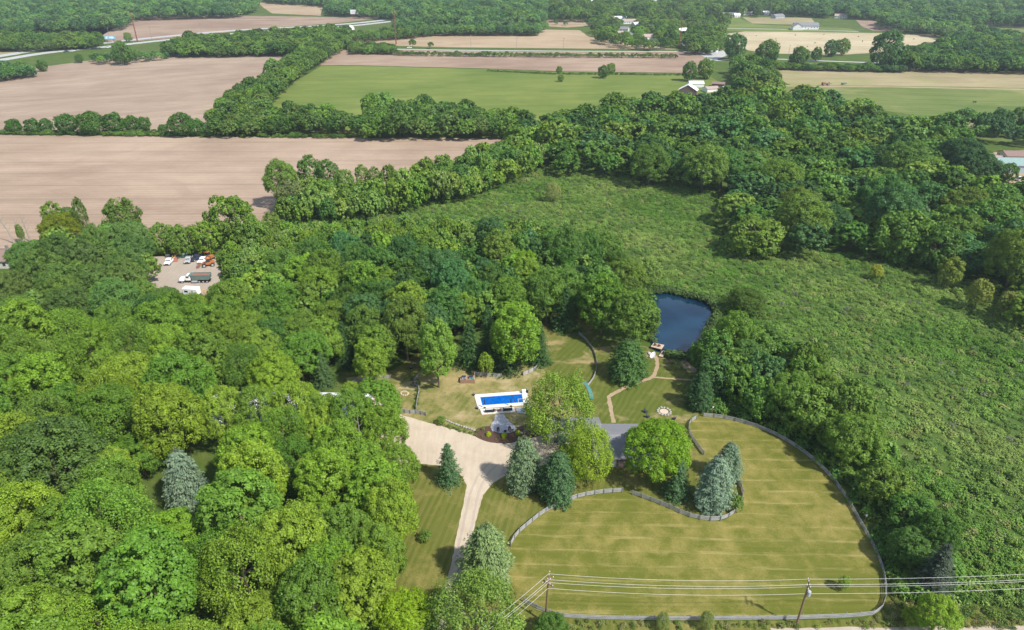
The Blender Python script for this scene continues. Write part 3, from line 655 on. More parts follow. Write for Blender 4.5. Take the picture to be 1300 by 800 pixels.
far_h = [(785,26,26,12,'roofwhite','sidingw','long pale house at the top of the town, left one'), (799,30,24,12,'rooftan','sidingw','pale house below the long one in the town'), (808,34,14,10,'roofwhite','siding','tan walled house in the middle of the town'), (791,40,16,10,'shingle','sidingw','grey roofed house in the town middle row'), (787,46,14,10,'rooftan','sidingg','white and blue house in the lower row of the town'), (799,48,16,10,'shingle','sidingg','blue grey house right of the white and blue one'), (823,50,20,10,'rooftan','sidingw','long white house at the lower right of the town'), (866,42,16,10,'roofwhite','sidingw','small white house between town and straw field'), (924,21,26,13,'shingle','siding','dark roofed house at the left of the far top row'), (935,22,10,8,'roofwhite','sidingw','tiny white house right of the dark roofed one'), (950,19,18,11,'rooftan','sidingw','pale house in the far top row middle'), (973,19,16,10,'roofwhite','siding','light roofed house in the far top row right'), (987,23,22,11,'shingle','sidingg','low blue grey house below the far top row'), (1067,23,20,12,'rooftan','sidingw','white house among the trees right of the big pale one'), (832,5,22,14,'roofwhite','sidingw','white roof among trees at the top of the photo'), (750,3,20,14,'roofwhite','sidingw','small white roof at the top edge left of the town'), (1254,30,14,9,'shinglebr','siding','brown house deep in the far right woods')]
for (u, v, L, *_r) in far_h + [(1022, 37, 36), (1011, 38, 14), (1067, 23, 20), (451, 24, 16), (141, 55, 14), (545, 21, 10), (522, 24, 10)]:
    k_ = L * ppm(u, v) / 2 + 2; NOGO.append([G(a, b_) for a, b_ in [(u - k_, v - 2), (u + k_, v - 2), (u + k_, v + 7 + v * .05), (u - k_, v + 7 + v * .05)]])
def blocked(x, y): return any(inside(p, x, y) for p in NOGO)
def wood(poly, wid, ratio, tints, label, group, f=.62, name='broadleaf_tree', kinds=('broad',), zc=8.0, tries=22, amp=.15, shade=None):
    W = [G(u, v, zc) for u, v in poly]
    x0, x1 = min(p.x for p in W), max(p.x for p in W); y0, y1 = min(p.y for p in W), max(p.y for p in W)
    area = (x1 - x0) * (y1 - y0); wm = (wid[0] + wid[1]) / 2; N = int(area / (wm * f) ** 2 * tries / 4)
    for _ in range(N):
        x = random.uniform(x0, x1); y = random.uniform(y0, y1)
        if not inside(W, x, y) or blocked(x, y): continue
        d = random.uniform(*wid)
        if not gfree(x, y, d / 2, f): continue
        gput(x, y, d / 2)
        ti, adj = random.choice(tints); kd = random.choice(kinds)
        rec(x, y, d * 1.12, d * ratio * random.uniform(.8, 1.18) * (1.15 if kd == 'tall' else .95 if kd == 'low' else 1), kd, jit_tint(ti, amp), adj + ' ' + label, group, 'tree', name)
A = lambda *k: [(t, n) for t, n in k]
bright = A((LIME, 'lime green'), (BRIGHT, 'bright green'), ((.14, .225, .02), 'lime green'), ((.10, .18, .02), 'bright green'))
mix_ = A((MIDG, 'mid green'), (DARK, 'dark green'), (BRIGHT, 'bright green'), (OLIVE, 'olive green'))
darkm = A((MIDG, 'mid green'), (DARK, 'dark green'), (DEEP, 'very dark green'), (BLUEG, 'blue green'), (OLIVE, 'olive green'), ((.06, .12, .018), 'mid green'))
wood([(395,545),(478,512),(500,540),(524,575),(530,620),(522,680),(512,730),(470,790),(380,790),(380,640)], (8, 11), 1.55, bright, 'broadleaf tree at the wood edge facing the gravel drive', 'trees on the drive side of the lower left wood', .64, kinds=('broad', 'broad', 'tall'))
wood([(-90,450),(30,432),(140,410),(260,440),(360,470),(400,515),(400,560),(-90,600)], (9, 13), 1.45, bright + A((MIDG, 'mid green')), 'broadleaf crown in the upper part of the lower left wood', 'trees in the upper part of the lower left wood', .66, kinds=('broad', 'broad', 'wispy', 'tall'))
wood([(-90,580),(400,560),(400,700),(470,800),(440,900),(-90,900)], (9, 14), 1.4, bright, 'broadleaf crown in the lower part of the lower left wood', 'trees in the lower part of the lower left wood', .66, kinds=('broad', 'broad', 'wispy', 'tall'))
wood([(-90,340),(15,335),(60,312),(150,300),(192,330),(180,370),(150,400),(60,420),(-90,440)], (10, 14), 1.3, A((MIDG, 'mid green'), ((.10, .16, .035), 'pale green'), ((.085, .15, .03), 'mid green')), 'broad crown in the wood between the brown roofed house and the yard', 'trees left of the equipment yard', .64)
wood([(165,395),(200,402),(275,398),(310,360),(400,330),(430,380),(420,450),(330,440),(250,420)], (8, 12), 1.35, mix_ + bright, 'broadleaf tree in the wood just below the equipment yard', 'trees below the equipment yard', .55)
wood([(400,330),(520,325),(640,312),(700,300),(760,325),(790,345),(760,375),(700,385),(640,390),(590,400),(545,430),(525,455),(440,460),(420,420)], (8, 11), 1.5, darkm + A((BRIGHT, 'bright green')), 'tree in the central wood between marsh and pool lawn', 'trees of the central wood', .54, kinds=('broad', 'tall'))
wood([(280,330),(330,300),(420,290),(520,285),(600,290),(690,290),(690,312),(520,325),(400,330),(300,350)], (4, 6.5), 1.5, A((MIDG, 'mid green'), (PALE, 'pale green'), (OLIVE, 'olive green'), (BRIGHT, 'bright green')), 'young tree on the scrubby slope above the central wood', 'young trees on the scrubby slope', .62, kinds=('low', 'low', 'broad'), zc=4)
wood([(905,446),(928,424),(965,420),(1010,450),(1060,495),(1100,535),(1105,570),(1055,570),(1000,530),(940,500),(895,490)], (8, 11), 1.4, darkm[:2] + darkm[3:], 'tree in the thicket between pond and paddock fence', 'trees between pond and paddock', .55, kinds=('low', 'low', 'broad'))
wood([(1070,550),(1125,545),(1155,600),(1170,650),(1165,700),(1140,700),(1100,620)], (6.5, 9), 1.3, mix_, 'tree in the thicket along the right side of the paddock', 'trees along the right side of the paddock', .58, kinds=('low', 'low', 'broad'))
wood([(1165,690),(1225,680),(1235,725),(1185,728)], (5, 8), 1.2, mix_[:2], 'tree in the thicket beyond the paddock bend', 'trees beyond the paddock bend', .6, kinds=('low', 'low', 'broad'))
wood([(355,235),(430,240),(520,225),(600,195),(650,178),(690,198),(600,232),(520,250),(440,265),(360,262)], (7, 10), 1.45, mix_ + A((PALE, 'pale green')), 'tree in the belt between ploughed field and marsh', 'trees between ploughed field and marsh', .58, kinds=('low', 'tall', 'broad'))
wood([(640,188),(680,160),(790,139),(900,128),(930,150),(920,230),(800,212),(690,200)], (12, 19), 1.0, darkm, 'broad tree in the left half of the big wood beyond the marsh', 'trees in the left half of the big wood', .64, amp=.16, kinds=('broad', 'broad', 'low'))
wood([(910,128),(1020,122),(1135,156),(1170,200),(1160,308),(1060,303),(960,300),(925,250)], (12, 19), 1.0, darkm, 'broad tree in the middle of the big wood beyond the marsh', 'trees in the middle of the big wood', .64, amp=.16, kinds=('broad', 'broad', 'low'))
wood([(1130,160),(1200,163),(1234,190),(1245,225),(1300,245),(1420,260),(1420,380),(1300,330),(1250,328),(1150,310),(1150,200)], (12, 19), 1.0, darkm, 'broad tree in the right part of the big wood', 'trees in the right part of the big wood', .64, amp=.16, kinds=('broad', 'broad', 'low'))
wood([(1270,330),(1420,340),(1420,400),(1310,400)], (8, 12), 1.1, mix_, 'tree at the right margin between marsh and wood', 'trees at the right margin', .55)
g4 = A(((.055, .11, .018), 'dark green'), (MIDG, 'mid green'), ((.09, .145, .03), 'light green'))
wood([(268,144),(305,114),(350,85),(395,57),(432,44),(442,50),(415,66),(372,92),(335,124),(345,140),(438,142),(440,157),(270,158)], (9, 13), 1.15, g4, 'tree in the thick belt between ploughed field and green crop', 'trees of the belt beside the green crop', .55, kinds=('low', 'low', 'broad'))
wood([(458,152),(470,135),(560,138),(660,146),(666,160),(458,162)], (10, 14), 1.15, g4, 'tree in the hedge below the green crop', 'trees of the hedge below the green crop', .55, kinds=('low', 'low', 'broad'))
wood([(205,60),(240,49),(330,44),(440,37),(440,46),(380,62),(210,64)], (11, 16), 1.0, g4, 'tree in the belt along the highway', 'trees of the belt along the highway', .5, kinds=('low', 'low', 'broad'))
wood([(934,84),(945,76),(958,78),(985,97),(988,105),(938,108)], (10, 16), 1.1, g4, 'tree in the clump right of the old barn', 'trees in the clump right of the old barn', .5, kinds=('low', 'low', 'broad'))
wood([(1150,66),(1230,48),(1300,60),(1420,64),(1420,86),(1300,83),(1150,80)], (11, 16), .95, darkm[:4], 'tree in the belt right of the straw field', 'trees of the belt right of the straw field', .5)
wood([(950,74.5),(1150,79),(1150,81.5),(950,77.5)], (6, 9), .8, darkm[:3], 'bush in the far roadside hedge', 'far roadside hedge', .5)
gf = A(((.065, .135, .036), 'dark green'), ((.09, .175, .042), 'mid green'), ((.055, .12, .04), 'blue green'), ((.11, .20, .042), 'mid green'))
def far(poly, wid=(14, 22), f=.6, tints=gf, ratio=1.0, tries=12): wood(poly, wid, ratio, tints, 'distant tree', 'distant woods', f, tries=tries, zc=8, amp=.2)
far([(-160,-30),(330,-30),(322,10),(300,17),(172,20),(150,32),(60,37),(-20,40),(-160,44)])
far([(0,45),(60,44),(125,45),(124,53),(60,56),(0,57),(-60,60),(-60,50)], (9, 14), .5, g4)
far([(410,-30),(700,-30),(690,24),(640,34),(560,33),(505,20),(420,15),(412,4)])
far([(330,-30),(430,-30),(415,4),(340,0)])
far([(505,24),(560,28),(690,33),(680,38),(560,38),(500,36)], (10, 14), .5)
far([(700,-30),(1000,-30),(1000,14),(930,18),(880,20),(800,16),(745,22),(700,22)], (13, 20), .66, g4)
far([(750,20),(850,18),(925,22),(915,50),(880,55),(860,52),(830,56),(800,54),(775,50),(760,46)], (10, 16), .95, g4 + A((BRIGHT, 'x')), tries=20)
far([(868,42),(912,38),(918,52),(905,62),(878,60)], (11, 16), .55, g4)
far([(990,-30),(1460,-30),(1460,30),(1260,28),(1190,30),(1120,20),(1000,15)])
far([(1120,22),(1220,25),(1232,46),(1190,40),(1120,30)], (12, 18), .55)
far([(1200,34),(1300,46),(1300,62),(1210,50)], (10, 15), .6)
far([(440,50),(470,52),(500,54),(500,60),(445,60)], (6, 10), .6, g4)
far([(430,42),(500,36),(560,37),(515,42),(440,46)], (8, 11), .6, g4)
far([(500,59),(600,61),(860,63),(860,64.2),(600,62.5),(500,61)], (3, 5), .8, g4)
far([(1215,140),(1260,150),(1300,145),(1340,170),(1250,165)], (9, 13), .8)
far([(0,80),(30,80),(45,86),(0,92),(-60,96),(-60,86)], (7, 11), .6)
far([(115,67),(210,62),(210,67),(125,72)], (7, 10), .9)
far([(-700,-34),(-160,-34),(-160,60),(-700,60)], (14, 20), .9); far([(1460,-34),(2000,-34),(2000,60),(1460,60)], (14, 20), .9)
# low hedge plants along the field line
wood([(0,166),(260,168),(345,171),(660,174),(660,175.5),(300,173),(0,169.5)], (2.5, 4), .7, g4, 'bush', 'hedge plants', .7, zc=1)
wood([(895,94.2),(700,92.6),(620,89),(620,89.8),(700,93.6),(895,95.2)], (1.5, 3), .6, g4, 'bush', 'hedge plants', .9, zc=.8)

def in_frame(t):
    return -t['px'] * .5 < t['u'] < 1300 + t['px'] * .5 and -t['px'] * .4 < t['v'] < 800 + t['px'] * .8
broad = [t for t in TREES if t['kind'] in ('broad', 'tall', 'wispy', 'low')]
seen = sorted([t for t in broad if in_frame(t)], key=lambda t: -(t['px'] * (t['h'] / t['wid']) ** .5 + (1000 if t['keep'] else 0)))
indiv = set(id(t) for t in seen[:300]) | set(id(t) for t in TREES if t['kind'] in ('spruce', 'full', 'shrub'))
rest = [t for t in TREES if id(t) not in indiv]
ORD = 'first second third fourth fifth sixth seventh eighth ninth tenth eleventh twelfth thirteenth fourteenth fifteenth sixteenth seventeenth eighteenth nineteenth twentieth'.split()
byg = {}
for t in TREES:
    if id(t) in indiv and t['group'] and not t['keep']: byg.setdefault(t['group'], []).append(t)
for gname, L_ in byg.items():
    L_.sort(key=lambda t: t['v']); nrow = max(1, round(math.sqrt(len(L_) / 1.6))); per = math.ceil(len(L_) / nrow)
    where = gname.replace('trees ', ''); where = where[3:] if where.startswith('of ') or where.startswith('in ') or where.startswith('on ') else where
    for k0 in range(0, len(L_), per):
        row = sorted(L_[k0:k0 + per], key=lambda t: t['u'])
        for j_, t in enumerate(row):
            shade = ' '.join(t['label'].split(' ')[:2]) if not t['label'].startswith('very') else 'very dark green'
            t['label'] = '%s tree, %s from left, %s row, %s' % (shade, ORD[min(j_, 19)], ORD[min(k0 // per, 19)], where)
vi = 0; SRC_FAR = {}
def obj_of(name, me, parent=None):
    o = bpy.data.objects.new(name, me); link(o); o.parent = parent; return o
for t_ in TREES:
    if id(t_) not in indiv: continue
    vi += 1; k = t_['kind']; big = t_['px'] > 36
    src = {'broad': BROAD if big else MIDL, 'tall': TALL if big else MIDT, 'wispy': WISPY, 'low': LOWT, 'spruce': SPRU, 'full': SPRF, 'shrub': SHRH}[k]
    me = src[vi % len(src)]; u_h = KH[k]; s = t_['wid'] / 2
    root = thing(t_['name'], t_['label'], t_['cat'], (t_['x'], t_['y'], 0), t_['rz'], t_['group'], (s, s * random.uniform(.92, 1.08) if not t_['keep'] else s, t_['h'] / u_h))
    cr = obj_of('crown', me, root); cr.color = (*t_['tint'], 1)
    tm = TRUNK_S if k in ('spruce', 'full') else TRUNKS[vi % 4]
    tr = obj_of('trunk', tm, root)
    if k == 'shrub': tr.scale = (.5, .5, .5)
print('trees', len(TREES), 'individual', len(indiv), 'rest', len(rest))

def scatter(name, pts, srcs, label, cat, mat=FOLI):
    """pts rows: x,y,z, sxy, sz, rot, idx, r,g,b"""
    a = np.array(pts, dtype=np.float32); n = len(a)
    me = bpy.data.meshes.new(name); me.vertices.add(n); me.vertices.foreach_set('co', a[:, :3].copy().ravel())
    def at(nm, ty, arr, key='value'): x = me.attributes.new(nm, ty, 'POINT'); x.data.foreach_set(key, arr.ravel())
    at('scl', 'FLOAT_VECTOR', np.stack([a[:, 3], a[:, 3], a[:, 4]], 1), 'vector')
    at('rot', 'FLOAT_VECTOR', np.stack([0 * a[:, 5], 0 * a[:, 5], a[:, 5]], 1), 'vector')
    at('idx', 'INT', a[:, 6].astype(np.int32)); at('tint', 'FLOAT_COLOR', np.concatenate([a[:, 7:10], np.ones((n, 1), np.float32)], 1), 'color')
    o = bpy.data.objects.new(name, me); link(o); tag(o, label, cat, kind='stuff')
    ng = bpy.data.node_groups.new(name, 'GeometryNodeTree')
    ng.interface.new_socket('Geometry', in_out='INPUT', socket_type='NodeSocketGeometry'); ng.interface.new_socket('Geometry', in_out='OUTPUT', socket_type='NodeSocketGeometry')
    N_, L = ng.nodes, ng.links; gi = N_.new('NodeGroupInput'); go_ = N_.new('NodeGroupOutput')
    jn = N_.new('GeometryNodeJoinGeometry')
    for s in srcs:
        oi = N_.new('GeometryNodeObjectInfo'); oi.transform_space = 'ORIGINAL'; oi.inputs['Object'].default_value = s; oi.inputs['As Instance'].default_value = False
        sm = N_.new('GeometryNodeSetMaterial'); sm.inputs['Material'].default_value = mat; L.new(oi.outputs['Geometry'], sm.inputs[0])
        g2 = N_.new('GeometryNodeGeometryToInstance'); L.new(sm.outputs[0], g2.inputs[0]); L.new(g2.outputs[0], jn.inputs[0])
    ip = N_.new('GeometryNodeInstanceOnPoints'); L.new(gi.outputs[0], ip.inputs['Points']); L.new(jn.outputs[0], ip.inputs['Instance'])
    ip.inputs['Pick Instance'].default_value = True
    def na(nm, ty): q = N_.new('GeometryNodeInputNamedAttribute'); q.data_type = ty; q.inputs[0].default_value = nm; return q.outputs[0]
    L.new(na('idx', 'INT'), ip.inputs['Instance Index']); L.new(na('scl', 'FLOAT_VECTOR'), ip.inputs['Scale'])
    er = N_.new('FunctionNodeEulerToRotation'); L.new(na('rot', 'FLOAT_VECTOR'), er.inputs[0]); L.new(er.outputs[0], ip.inputs['Rotation'])
    L.new(ip.outputs[0], go_.inputs[0]); md = o.modifiers.new('scatter', 'NODES'); md.node_group = ng
    return o
# the sources are crowns of trees that stand in the scene: a few far trees and shrubs get the light meshes
def light_source(meshes, spots, kind, nm, lab, cat, tint):
    out = []
    for me, (u, v, wp, lb) in zip(meshes, spots):
        b = G(u, v); s = wp / ppm(u, v) / 2
        r = thing(nm, lb, cat, (b.x, b.y, 0), 1.0, None, (s, s, s)); c = obj_of('crown', me, r); c.color = (*tint, 1)
        tr = obj_of('trunk', TRUNKS[0], r)
        if cat == 'bush': tr.scale = (.4, .4, .3)
        out.append(c)
    return out
far_src = light_source(FARL, [(706,32,6,'tiny tree standing in the small far pale field, left one'), (718,33,6,'tiny tree standing in the small far pale field, right one'), (524,61,10,'round bush right of the red brown pole beside the far road'), (547,62,8,'small bush beside the far road right of the round one')], 'broad', 'broadleaf_tree', '', 'tree', DARK)
shr_src = light_source(SHRB, [(606,549,5,'low dark shrub at the left end of the mulch bed'), (613,546,6,'rounded green shrub in the left of the mulch bed'), (612,555,4,'small green plant at the front of the mulch bed left'), (651,548,5,'green shrub between the purple shrub and the right topiary'), (630,558,3,'tiny plant at the front middle of the mulch bed')], 'shrub', 'shrub', '', 'bush', MIDG)
scatter('woodland', [(t['x'], t['y'], 0, t['wid'] / 2, t['h'] / (2.15 if t['kind'] == 'broad' else 2.15), t['rz'], i % 4, *t['tint']) for i, t in enumerate(rest)], far_src, 'distant green woods, hedges and town trees beyond the fields', 'woodland')

# ---- marsh scrub
rg = np.random.default_rng(5)
MARSH = [(440,275),(525,262),(600,236),(690,206),(800,216),(920,236),(930,300),(960,320),(1060,318),(1150,322),(1250,345),(1320,400),(1560,450),(1640,790),(1225,752),(1215,690),(1160,640),(1130,590),(1090,520),(1010,440),(965,408),(960,380),(905,375),(870,368),(822,366),(800,320),(700,285),(560,300),(440,320)]
MW = [G(u, v, 1.0) for u, v in MARSH]; PW = smooth_poly([G(a, b) for a, b in POND], 4)
def npin(poly, X, Y):
    c = np.zeros(len(X), bool); j = len(poly) - 1
    for i in range(len(poly)):
        xi, yi, xj, yj = poly[i].x, poly[i].y, poly[j].x, poly[j].y
        if yi != yj: c ^= ((yi > Y) != (yj > Y)) & (X < (xj - xi) * (Y - yi) / (yj - yi) + xi)
        j = i
    return c
x0, x1 = min(p.x for p in MW), max(p.x for p in MW); y0, y1 = min(p.y for p in MW), max(p.y for p in MW)
n = int((x1 - x0) * (y1 - y0) / 1.35)
X = rg.uniform(x0, x1, n); Y = rg.uniform(y0, y1, n); k = npin(MW, X, Y) & ~npin(PW, X, Y); X, Y = X[k], Y[k]
def fbm(X, Y, s, seed):
    g = np.random.default_rng(seed); o = np.zeros(len(X)); a = 1
    for q in range(4):
        for _ in range(3):
            th = g.uniform(0, 6.28); o += a * np.sin((X * cos(th) + Y * sin(th)) / s * 2 * pi + g.uniform(0, 6.28) + 1.3 * np.sin(X / s * 2.1 + _)) / 3
        s *= .5; a *= .55
    return o
f1 = fbm(X, Y, 70, 1); f2 = fbm(X, Y, 22, 2); f3 = fbm(X, Y, 38, 9); pts = []
c_a = np.array((.115, .215, .035)); c_b = np.array((.18, .26, .06)); c_c = np.array((.07, .155, .03)); c_d = np.array((.22, .25, .08))
r1 = rg.uniform(0, 1, (len(X), 6))
for i in range(len(X)):
    q = min(1.25, max(-.2, .5 + .75 * f1[i])); cc = c_a * (1 - q) + c_b * q
    if f2[i] < -.45: cc = cc * .5 + c_c * .5
    if r1[i, 0] > .93: cc = c_d
    if r1[i, 0] < .02: cc = np.array((.15, .17, .10))
    cc = cc * (.75 + .5 * r1[i, 1])
    s = .62 + .62 * r1[i, 2] ** 2 + max(0, f2[i]) * .5; hz = s * (.45 + .45 * r1[i, 3])
    if f3[i] > .85 and r1[i, 5] < .75: s *= .75; hz *= .5; cc = np.array((.21, .27, .075)) * (.8 + .4 * r1[i, 1])
    if f3[i] < -.7: s *= 1.25; hz *= 1.35; cc = cc * .85
    if r1[i, 4] > .985: s *= 1.5; hz *= 1.6
    pts.append((X[i], Y[i], -.1, s, hz, r1[i, 5] * 6.28, i % 5, *cc))
# scrub slope left of the marsh and thicket undergrowth
def more(poly, dens, smin, smax, cols, z=0):
    W = [G(u, v, .5) for u, v in poly]; a0, a1 = min(p.x for p in W), max(p.x for p in W); b0, b1 = min(p.y for p in W), max(p.y for p in W)
    n = int((a1 - a0) * (b1 - b0) * dens); X = rg.uniform(a0, a1, n); Y = rg.uniform(b0, b1, n); k = npin(W, X, Y) & ~npin(PW, X, Y)
    for x, y in zip(X[k], Y[k]):
        s = rg.uniform(smin, smax); c = np.array(cols[rg.integers(len(cols))]) * rg.uniform(.75, 1.25)
        out.append((x, y, z, s, s * rg.uniform(.7, 1.3), rg.uniform(0, 6.28), rg.integers(5), *c))
out = pts
more([(898,382),(968,372),(985,430),(935,440),(905,436)], .6, .6, 1.3, [c_a, c_c, MIDG])
more([(1150,690),(1230,680),(1640,730),(1640,795),(1180,765),(1140,745)], .45, .7, 1.3, [c_a, c_b])
more([(280,325),(330,285),(440,275),(560,280),(700,285),(700,325),(520,335),(400,345),(290,360)], .35, .9, 2.0, [c_a, c_b, c_c])
more([(895,440),(960,425),(1060,500),(1110,560),(1150,640),(1215,690),(1225,765),(1135,762),(1128,735),(1095,655),(1060,610),(1010,560),(950,532),(892,520)], .5, .8, 1.8, [c_a, c_c, MIDG])
scatter('marsh_shrubs', out, shr_src, 'dense low green shrubs and reeds covering the marsh', 'marsh shrubs')
# pond rim reeds
out = []
for i, p in enumerate(smooth_poly([G(a, b) for a, b in POND], 26)):
    u, v, _ = PR(p)
    if v > 432 and u < 872: 
        if random.random() > .25 or u < 848: continue
    for _ in range(2):
        s = rg.uniform(.6, 1.5); out.append((p.x + rg.normal() * .5, p.y + rg.normal() * .5, 0, s, s * rg.uniform(.8, 1.3), rg.uniform(0, 6.28), rg.integers(5), *(np.array((.09, .15, .04)) * rg.uniform(.6, 1.3))))
more([(846,453),(888,452),(890,480),(868,472),(850,462)], .9, .3, .7, [c_d, c_b, (.26, .24, .10)])
scatter('pond_reeds', out, shr_src, 'reeds and low plants round the rim of the pond', 'reeds')
# undergrowth along wood margins
out = []
more([(893,521),(935,524),(1000,548),(1052,582),(1100,640),(1130,700),(1136,755),(1165,760),(1160,700),(1120,610),(1060,550),(980,515),(900,505)], .8, .5, 1.3, [MIDG, c_c, DARK])
more([(500,560),(510,600),(508,660),(498,720),(480,780),(470,775),(490,700),(500,620)], .5, .5, 1.2, [MIDG, BRIGHT])
scatter('undergrowth', out, shr_src, 'dark green undergrowth at the foot of the trees', 'undergrowth')
# roadside weeds
out = []
more([(690,786),(1000,789),(1110,785),(1135,760),(1230,770),(1400,780),(1400,797),(1100,796),(960,797),(690,800)], 1.6, .25, .6, [(.10, .16, .03), (.16, .2, .05), (.2, .2, .08)])
more([(1135,745),(1225,755),(1420,770),(1420,790),(1200,785)], 1.0, .4, .9, [(.09, .16, .03), (.12, .19, .04)])
more([(648,738),(655,745),(690,782),(680,790),(640,800),(560,810)], .3, .2, .4, [(.12, .16, .04)])
more([(556,534),(606,547),(604,552),(560,541)], 1.5, .2, .45, [(.07, .13, .03), (.10, .16, .03)])
more([(519,484),(524,478),(536,478),(531,492),(531,522),(526,522),(526,495)], 1.5, .2, .5, [(.06, .12, .02)])
scatter('roadside_weeds', out, shr_src, 'long grass and weeds along the fence line and roadside', 'weeds')
#@@THINGS
# ------------------------------------------------------------------ fences
UNIT = MB().box((0, 0, 0), (1, 1, 1))
BOARD_ME = UNIT.mesh('board', M['fence']); POST_ME = UNIT.mesh('post', M['fencepost']); PLANK_ME = UNIT.mesh('plank', M['terrace'])
def unit_part(name, me, parent, c, d, rz=0, rx=0):
    o = bpy.data.objects.new(name, me); link(o); o.parent = parent; o.location = c; o.scale = d; o.rotation_euler = (rx, 0, rz); return o
def resample(P, step):
    L = [0]
    for a, b in zip(P, P[1:]): L.append(L[-1] + (b - a).length)
    n = max(1, round(L[-1] / step)); out = []; j = 0
    for k in range(n + 1):
        s = L[-1] * k / n
        while j < len(P) - 2 and L[j + 1] < s: j += 1
        out.append(P[j].lerp(P[j + 1], (s - L[j]) / max(1e-6, L[j + 1] - L[j])))
    return out
def fence(px, label, h=1.15, span=2.5, boards=3, bw=.23, sm=True, post=.14, lean=.02):
    P = [G(*p) for p in px]
    if sm and len(P) > 2: P = smooth_poly(P, 6, False)
    P = resample(P, span); o0 = P[0]
    r = thing('board_fence', label, 'fence', o0)
    for i, p in enumerate(P):
        q = p - o0; nx = P[min(i + 1, len(P) - 1)] - P[max(i - 1, 0)]; a = math.atan2(nx.y, nx.x)
        off = Vector((sin(a), -cos(a), 0)) * .09
        unit_part('post', POST_ME, r, (q.x + off.x, q.y + off.y, h * .54), (post, post, h * 1.08 + random.uniform(-.03, .06)), a)
        if i:
            a_ = P[i - 1] - o0; d = q - a_; an = math.atan2(d.y, d.x); m = (q + a_) / 2
            for k in range(boards):
                z = h - .06 - bw / 2 - k * (h - .12) / boards
                unit_part('board', BOARD_ME, r, (m.x, m.y, z + random.uniform(-.02, .02)), (d.length + .02, .035, bw * random.uniform(.92, 1.04)), an + random.uniform(-.01, .01))
    return r
fence([(893,529),(920,532),(960,543),(1000,562),(1040,592),(1068,625),(1090,662),(1108,695),(1120,725),(1124,755),(1118,775),(1095,783),(1000,787)], 'weathered grey board fence curving along the wood and round the right end of the paddock')
fence([(1000,787),(850,788),(740,786),(700,781),(665,765)], 'long straight grey board fence along the roadside edge of the paddock')
fence([(648,694),(656,680),(672,666),(690,652),(712,641),(735,632),(762,627),(790,625)], 'grey board fence curving past the spruces on the left of the paddock', 1.25, 2.0, 3, .27)
fence([(803,628),(825,636),(850,646),(870,655),(895,661),(918,660),(936,648),(943,632),(938,615),(928,604)], 'grey board fence looping round the foot of the blue spruces', 1.25, 2.0, 3, .27)
fence([(893,578),(884,566),(876,553),(874,543),(877,536),(884,532)], 'short grey board fence left of the upper paddock gap', 1.2, 2.0, 3, .26)
fence([(443,504),(443,494),(450,486),(461,482),(479,480.5),(496,481)], 'arched grey board fence round the small lawn by the wood', 1.2, 1.8, 3, .36)
fence([(508,523),(519,525),(530,525.5),(541,528)], 'short grey board fence at the top of the gravel drive', 1.2, 1.5, 3, .36)
fence([(528,521),(530,508),(532,494),(524,487),(531,479.5)], 'overgrown grey fence dividing the small lawn from the pool lawn', 1.0, 2.0, 3, .2)
fence([(604,477),(620,478),(637,479)], 'grey board fence right of the play deck under the dark spruces', 1.2, 2.2, 3, .36)
fence([(664,477),(674,473),(683,467),(686,463)], 'grey board fence right of the spruces above the pool', 1.2, 1.8, 3, .36)
fence([(735,425),(744,433),(753,446),(757,458),(757,470),(753,482),(746,491)], 'grey board fence curving down the right side of the pool lawn', 1.0, 2.0, 3, .26)
# stone edging between pool lawn and drive
def stones(name, px, label, cat, w_=.7, h_=.45, step=.8, mat='stone', seed=0, ring=False):
    P = [G(*p) for p in px]; P = smooth_poly(P, 6, ring); P = P + [P[0]] if ring else P; P = resample(P, step); o0 = P[0]
    r = thing(name, label, cat, o0)
    ms = [MB().blob((0, 0, 0), (.5, .5, .5), seed + i, 7, 4).mesh('stone', M[mat]) for i in range(3)]
    for i, p in enumerate(P[:-1] if ring else P):
        q = p - o0; unit_part('stone', ms[i % 3], r, (q.x, q.y, h_ * .4), (step * random.uniform(.9, 1.2), w_ * random.uniform(.8, 1.1), h_ * random.uniform(.8, 1.2)), random.uniform(0, 6.28) if ring else math.atan2((P[min(i + 1, len(P) - 1)] - p).y, (P[min(i + 1, len(P) - 1)] - p).x))
    return r
stones('stone_edging', [(564,533),(575,538),(590,543),(602,547)], 'low curved grey stone edging between pool lawn and gravel drive', 'edging', .6, .5, .7, 'stone')
stones('stone_edging', [(662,551),(670,546),(680,541)], 'low grey stone edging at the right end of the mulch bed', 'edging', .6, .6, .8, 'darkstone', 5)
fp = stones('fire_pit', [(835,521),(839,518),(845,518.5),(850,521),(851,525),(847,527.5),(841,527),(836,524.5)], 'round fire pit ringed with pale stones on the back lawn', 'fire pit', .65, .4, .75, 'stone', 9, True)
c0 = G(843, 522.7) - fp.location
MB().cyl((c0.x, c0.y, .09), 1.05, .06, n=16).build('ash_bed', M['terrace'], fp)

# ------------------------------------------------------------------ pool, deck, patio
A0, B0, C0, D0 = G(601.8,501.6), G(669,496.6), G(671.5,514.5), G(606.8,519.4)
def bil(a, b, c, d, u, v): return a.lerp(b, u).lerp(d.lerp(c, u), v)
def quadslab(mb, a, b, c, d, z0, z1):
    return mb.add([(p.x, p.y, z0) for p in (a, b, c, d)] + [(p.x, p.y, z1) for p in (a, b, c, d)], [[0,1,2,3],[7,6,5,4],[0,4,5,1],[1,5,6,2],[2,6,7,3],[3,7,4,0]])
pr = thing('swimming_pool', 'rectangular blue swimming pool with wide white coping', 'pool', D0)
def rel(p): return p - pr.location
q = [rel(x) for x in (A0, B0, C0, D0)]
pu0, pu1, pv0, pv1 = .10, .895, .215, .80
mb = MB(); I = [bil(*q, u, v) for u, v in ((pu0,pv0),(pu1,pv0),(pu1,pv1),(pu0,pv1))]
n_s = 9
